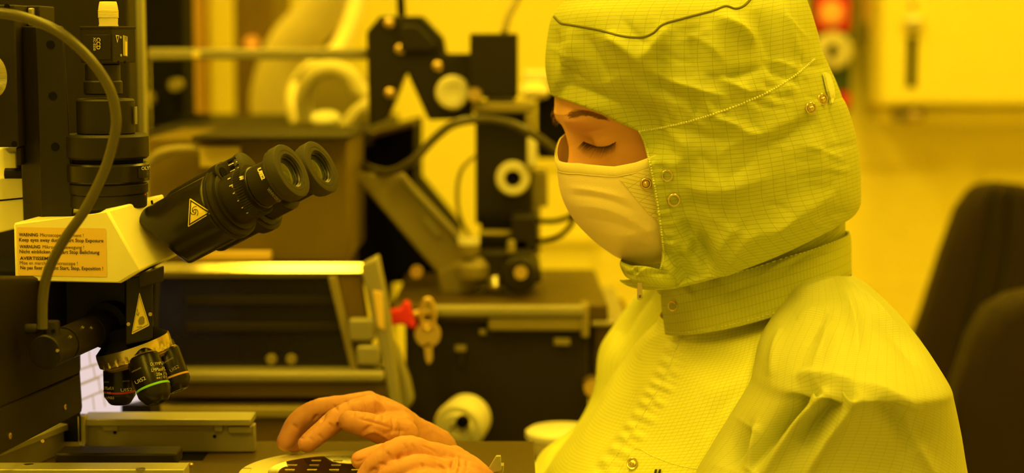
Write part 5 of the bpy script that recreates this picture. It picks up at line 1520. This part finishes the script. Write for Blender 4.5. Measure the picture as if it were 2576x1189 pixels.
strip_on(tcoat, [(1722, 832), (1692, 900), (1667, 960), (1637, 1010), (1602, 1070), (1562, 1130), (1512, 1200)], .0007, 'placket_seam', 'stitch', coat, n=220, dash=3)
strip_on(tcoat, [(1556, 1190), (1572, 1160), (1600, 1128), (1640, 1146), (1700, 1168), (1760, 1180)], .0006, 'pocket_seam', 'stitch', coat, n=160, dash=3)
snap(tcoat, 1594, 1168, .0052, coat, 'pocket_snap', True)
for x in (1650, 1660):
    decal('pocket_print', [(x, 1181), (x + 6, 1181), (x + 2, 1196), (x - 4, 1196)], tcoat, M['ink'], coat, off=.0016, sub=0)

# ---- near sleeve (raglan)
srows = [((2000, 676), (2140, 690), .020, 0, 1.590), ((1992, 700), (2180, 712), .034, 0, 1.575), ((1984, 750), (2240, 765), .052, 0, 1.545), ((1945, 810), (2296, 835), .068, 0, 1.515), ((1918, 870), (2332, 890), .084, 0, 1.49), ((1905, 940), (2366, 950), .098, 0, 1.47), ((1892, 980), (2380, 990), .088, 0, 1.467), ((1850, 1045), (2398, 1060), .074, 0, 1.463),
         ((1796, 1130), (2414, 1140), .068, 0, 1.46), ((1750, 1210), (2428, 1225), .068, 0, 1.455), ((1720, 1330), (2430, 1350), .076, 0, 1.44), ((1700, 1480), (2400, 1500), .070, 0, 1.43), ((1760, 1580), (2300, 1600), .045, 0, 1.43)]
SP_, _ = loft(srows, 230, 260, 1.5, .10, expo=2.2)
sf = [([(2062, 962), (1975, 1050), (1880, 1185)], 24, -.013), ([(2070, 985), (2000, 1070), (1915, 1200)], 18, .009), ([(2155, 970), (2070, 1050), (2010, 1130)], 26, -.011), ([(2160, 1000), (2080, 1100), (2020, 1210)], 18, .007), ([(1885, 1070), (1850, 1120), (1830, 1180)], 26, -.010), ([(1900, 1060), (1890, 1120), (1880, 1190)], 12, .006),
      ([(2000, 945), (2060, 945), (2150, 955)], 16, .006), ([(2150, 955), (2240, 990), (2320, 1030)], 20, .005), ([(2200, 1010), (2260, 1060), (2300, 1140)], 34, -.008), ([(2280, 1040), (2300, 1110), (2350, 1200)], 18, .004),
      ([(2080, 800), (2070, 870), (2040, 930)], 22, .005), ([(2000, 800), (2040, 780), (2085, 770)], 16, .003), ([(2030, 870), (2060, 820), (2080, 780)], 18, -.003), ([(2120, 720), (2150, 800), (2160, 900)], 18, .003), ([(1990, 740), (2050, 720), (2100, 700)], 12, .003), ([(2200, 800), (2260, 850), (2310, 930)], 20, -.003), ([(1960, 820), (1945, 880), (1935, 950)], 14, .003), ([(2130, 700), (2200, 760), (2270, 830)], 10, .0025)]
sf = [(a, b, c * (1.5 if abs(c) > .006 else 1.3)) for a, b, c in sf]
sm, suv, SP2 = cloth('sleeve', SP_, True, M['sleeve'], per, sf, amp=.0016, nscale=20, seed=51)
slv = obj('sleeve', sm, M['sleeve'], per, smooth=True, auto=False, uv=suv)
# forearm of the near sleeve, mostly below the frame
k = MB(); k.tube([at(2060, 1520, 1.44), at(1760, 1540, 1.445), at(1480, 1480, 1.46), at(1270, 1300, 1.475)], [.075, .062, .050, .036], seg=28, n=40)
obj('forearm_sleeve', k, M['coat'], per, smooth=True, auto=False, uv=np.array(k.v)[:, [1, 0]])
# ---- far sleeve
rrows = [((1640, 712), (1850, 720), .030, 0, 1.74), ((1600, 748), (1900, 800), .055, 0, 1.78), ((1552, 815), (1900, 880), .068, 0, 1.80), ((1510, 880), (1880, 950), .072, 0, 1.80), ((1500, 960), (1860, 1020), .070, 0, 1.79), ((1482, 1015), (1830, 1090), .068, 0, 1.78), ((1440, 1085), (1780, 1160), .064, 0, 1.76), ((1370, 1140), (1700, 1260), .058, 0, 1.73), ((1330, 1190), (1560, 1340), .052, 0, 1.70), ((1250, 1215), (1400, 1320), .046, 0, 1.65), ((1175, 1175), (1250, 1262), .040, 0, 1.60), ((1075, 1104), (1120, 1170), .034, 0, 1.565)]
RP_, _ = loft(rrows, 160, 160, 1.75, .0, expo=2.1)
rm, ruv, _ = cloth('far_sleeve', RP_, True, M['coat'], per, [([(1650, 730), (1600, 790), (1560, 870)], 12, -.005), ([(1560, 830), (1530, 920), (1500, 1000)], 18, .004), ([(1450, 1090), (1400, 1130), (1360, 1180)], 14, .003)], amp=.002, nscale=22, seed=61)
obj('far_sleeve', rm, M['coat'], per, smooth=True, auto=False, uv=ruv)
# legs and seat, below the frame
for s, Yq in ((-1, 1.56), (1, 1.76)):
    hx = hip.x + .06
    k = MB(); k.tube([(hx, Yq, .56), (hx - .22, Yq - .02 * s, .57), (hx - .42, Yq - .02 * s, .55), (hx - .46, Yq, .47), (hx - .45, Yq, .30), (hx - .44, Yq, .08)], [.095, .088, .072, .066, .058, .05], seg=24, n=60)
    obj('trouser_leg', k, M['coat'], per, smooth=True, auto=False, uv=np.array(k.v)[:, [1, 0]])
    k = MB(); k.tube([(hx - .40, Yq, .05), (hx - .46, Yq, .055), (hx - .56, Yq, .045), (hx - .62, Yq, .035)], [.04, .05, .042, .02], seg=20); obj('overshoe', k, M['white'], per, smooth=True)
stl = thing('work_stool', (hip.x + .08, 1.66, 0), 'round black stool under the worker', 'stool')
k = MB(); k.lathe([(.40, .17), (.41, .19), (.455, .19), (.465, .17)], (hip.x + .08, 1.66, 0), (0, 0, 1)); obj('seat', k, M['chair'], stl, smooth=True)
k = MB(); k.lathe([(.02, .025), (.40, .022)], (hip.x + .08, 1.66, 0), (0, 0, 1), seg=24); obj('column', k, M['black'], stl, smooth=True)
k = MB(); k.lathe([(0, .2), (.015, .2), (.03, .05)], (hip.x + .08, 1.66, 0), (0, 0, 1)); obj('base', k, M['black'], stl, smooth=True)

# ---- gloved hands: finger chains swept into one skin
def glove(name, chains, palm, label, folds=(), vox=.0012, seed=1):
    mb = MB()
    def ball(c, r):
        k = MB(); n = 9
        k.lathe([(-r * math.cos(pi * i / n), max(1e-5, r * math.sin(pi * i / n))) for i in range(n + 1)], c, (0, 0, 1), seg=18)
        mb.add(k.v, k.f)
    for pts, rad in chains:
        P = [at(*p) for p in pts]
        dense = spline([(*p, r) for p, r in zip(P, rad)], 5 * len(P))
        mb.tube([d[:3] for d in dense], list(dense[:, 3]), seg=20, n=6 * len(P))
        ball(P[0], rad[0]); ball(P[-1], rad[-1])
    for pts, rad in palm:
        P = [at(*p) for p in pts]
        dense = spline([(*p, r) for p, r in zip(P, rad)], 8)
        mb.tube([d[:3] for d in dense], list(dense[:, 3]), seg=20, n=20)
        for p, r in zip(P, rad): ball(p, r)
    tmp = obj('tmp', mb, M['glove'])
    m1 = tmp.modifiers.new('r', 'REMESH'); m1.mode = 'VOXEL'; m1.voxel_size = vox
    m2 = tmp.modifiers.new('s', 'SMOOTH'); m2.factor = .5; m2.iterations = 4
    dg = bpy.context.evaluated_depsgraph_get(); dg.update()
    me = tmp.evaluated_get(dg).to_mesh()
    nv = len(me.vertices)
    V = np.zeros(nv * 3); me.vertices.foreach_get('co', V); V = V.reshape(-1, 3) + np.array(tmp.location)
    N = np.zeros(nv * 3); me.vertices.foreach_get('normal', N); N = N.reshape(-1, 3)
    Fc = [tuple(p.vertices) for p in me.polygons]
    bpy.data.objects.remove(tmp)
    near = np.clip((N @ np.array([0, -1.0, .15])) * 2 + .4, 0, 1)
    D = 1.35 * folds_disp(proj(V), folds) * near + .0004 * noise3(V, 120, seed) + .00028 * noise3(V * np.array([1.6, .7, .9]), 330, seed + 1, 2)
    V2 = V + N * D[:, None]
    k = MB(); k.v = [tuple(p) for p in V2]; k.f = Fc
    return obj(name, k, M['glove'], per, smooth=True, auto=False, label=label)
far_ch = [([(932, 1026, 1.545), (882, 1037, 1.530), (845, 1056, 1.518), (806, 1088, 1.508), (773, 1115, 1.503)], [.0115, .0102, .0098, .0090, .0080]),
          ([(925, 1014, 1.566), (865, 1022, 1.560), (812, 1028, 1.553), (750, 1058, 1.549), (720, 1110, 1.543)], [.0112, .0100, .0096, .0092, .0082]),
          ([(925, 1022, 1.580), (860, 1034, 1.580), (812, 1044, 1.575), (764, 1074, 1.572), (740, 1116, 1.566)], [.0108, .0098, .0094, .0088, .0080]),
          ([(930, 1032, 1.598), (878, 1046, 1.598), (835, 1056, 1.594), (798, 1084, 1.588), (778, 1114, 1.582)], [.0100, .0088, .0084, .0078, .0070]),
          ([(1010, 1096, 1.530), (960, 1080, 1.512), (915, 1067, 1.503), (876, 1058, 1.503)], [.0150, .0122, .0104, .0085])]
far_pm = [([(932, 1024, 1.548), (985, 1065, 1.556), (1040, 1108, 1.565)], [.0125, .0190, .0190]), ([(926, 1016, 1.565), (985, 1060, 1.57), (1045, 1108, 1.568)], [.012, .0175, .0185]), ([(928, 1026, 1.585), (985, 1068, 1.582), (1045, 1112, 1.572)], [.012, .017, .018]),
          ([(1040, 1108, 1.566), (1085, 1140, 1.575)], [.021, .024]), ([(960, 1075, 1.53), (1005, 1080, 1.545)], [.012, .016])]
ffold = [([(936, 1000), (958, 1020), (968, 1044)], 5, .0016), ([(905, 1012), (912, 1030), (908, 1046)], 3.5, -.0011), ([(884, 1022), (890, 1036), (886, 1050)], 3.5, -.001), ([(826, 1062), (836, 1070), (842, 1080)], 3.5, -.0014), ([(800, 1092), (808, 1098), (812, 1106)], 3, -.0009), ([(734, 1066), (744, 1072), (752, 1082)], 4, -.0012), ([(985, 1050), (990, 1072), (984, 1092)], 4, -.0014), ([(1004, 1064), (1010, 1084), (1004, 1102)], 4, -.0014), ([(900, 1052), (940, 1062), (990, 1078)], 4, -.0012), ([(960, 1092), (1000, 1082), (1020, 1085)], 5, -.0012), ([(905, 1100), (940, 1085), (985, 1110)], 4, .0012), ([(848, 1062), (852, 1068), (856, 1074)], 4, -.002), ([(820, 1040), (812, 1052), (806, 1060)], 4, -.0018), ([(838, 1018), (846, 1026), (850, 1034)], 3, -.0014), ([(800, 1042), (794, 1050), (786, 1060)], 5, -.002), ([(870, 1006), (872, 1014), (870, 1022)], 3, -.0012), ([(916, 1000), (922, 1030), (918, 1056)], 4, -.0012), ([(944, 1010), (948, 1036), (944, 1056)], 4, -.0012), ([(960, 1036), (966, 1050), (962, 1062)], 4, -.001), ([(912, 1088), (925, 1075), (938, 1068)], 4, -.0012),
         ([(750, 1104), (756, 1100), (764, 1104)], 3, -.0009), ([(776, 1100), (784, 1104), (786, 1112)], 3, -.0008)]
glove('glove', far_ch, far_pm, 'salmon glove of the far hand, pinching the wafer rim', ffold, seed=71)
near_ch = [([(1140, 1156, 1.490), (1075, 1140, 1.482), (1010, 1136, 1.474), (950, 1146, 1.466), (906, 1157, 1.462)], [.0115, .0105, .0100, .0092, .0078]),
           ([(1135, 1168, 1.468), (1075, 1143, 1.455), (1018, 1128, 1.448), (958, 1156, 1.444), (922, 1196, 1.444)], [.0120, .0112, .0108, .0098, .0085]),
           ([(1125, 1190, 1.445), (1085, 1180, 1.436), (1046, 1174, 1.430), (985, 1196, 1.430), (955, 1235, 1.432)], [.0115, .0108, .0104, .0096, .0085]),
           ([(1135, 1212, 1.428), (1100, 1210, 1.420), (1062, 1208, 1.416), (1015, 1230, 1.418), (995, 1262, 1.420)], [.0105, .0094, .0090, .0084, .0075]),
           ([(1180, 1200, 1.500), (1110, 1196, 1.495), (1040, 1192, 1.486), (975, 1196, 1.478)], [.0150, .0120, .0105, .0088])]
near_pm = [([(1140, 1158, 1.490), (1178, 1196, 1.485), (1212, 1236, 1.480)], [.013, .017, .019]), ([(1135, 1170, 1.468), (1178, 1200, 1.472), (1212, 1240, 1.476)], [.0135, .017, .020]), ([(1128, 1192, 1.448), (1178, 1208, 1.458), (1214, 1244, 1.472)], [.013, .017, .020]),
           ([(1140, 1212, 1.432), (1180, 1222, 1.45), (1216, 1248, 1.47)], [.012, .016, .019]), ([(1212, 1240, 1.476), (1255, 1285, 1.476)], [.020, .024])]
nfold = [([(1012, 1112), (1020, 1124), (1018, 1138)], 4, -.001), ([(1034, 1114), (1042, 1128), (1040, 1142)], 3.5, -.0009), ([(970, 1134), (980, 1146), (980, 1158)], 4, -.001), ([(950, 1168), (962, 1166), (975, 1172)], 4, -.0012), ([(1056, 1164), (1064, 1172), (1066, 1182)], 4, -.0011), ([(1090, 1150), (1110, 1158), (1126, 1172)], 5, -.0012), ([(1100, 1168), (1120, 1178), (1128, 1189)], 4, -.0016), ([(998, 1160), (1002, 1150), (1010, 1146)], 4, -.002), ([(1132, 1186), (1138, 1170), (1144, 1152)], 5, -.002), ([(1154, 1189), (1158, 1165), (1156, 1150)], 5, -.0016), ([(1172, 1189), (1176, 1165), (1172, 1150)], 5, -.0014), ([(1145, 1189), (1150, 1165), (1150, 1146)], 4, .0014), ([(1060, 1120), (1085, 1130), (1100, 1142)], 3, -.0006), ([(888, 1158), (900, 1160), (916, 1154)], 3, -.0012), ([(930, 1189), (938, 1180), (950, 1180)], 4, -.002)]
glove('glove', near_ch, near_pm, 'salmon glove of the near hand, reaching over the wafer edge', nfold, seed=81)
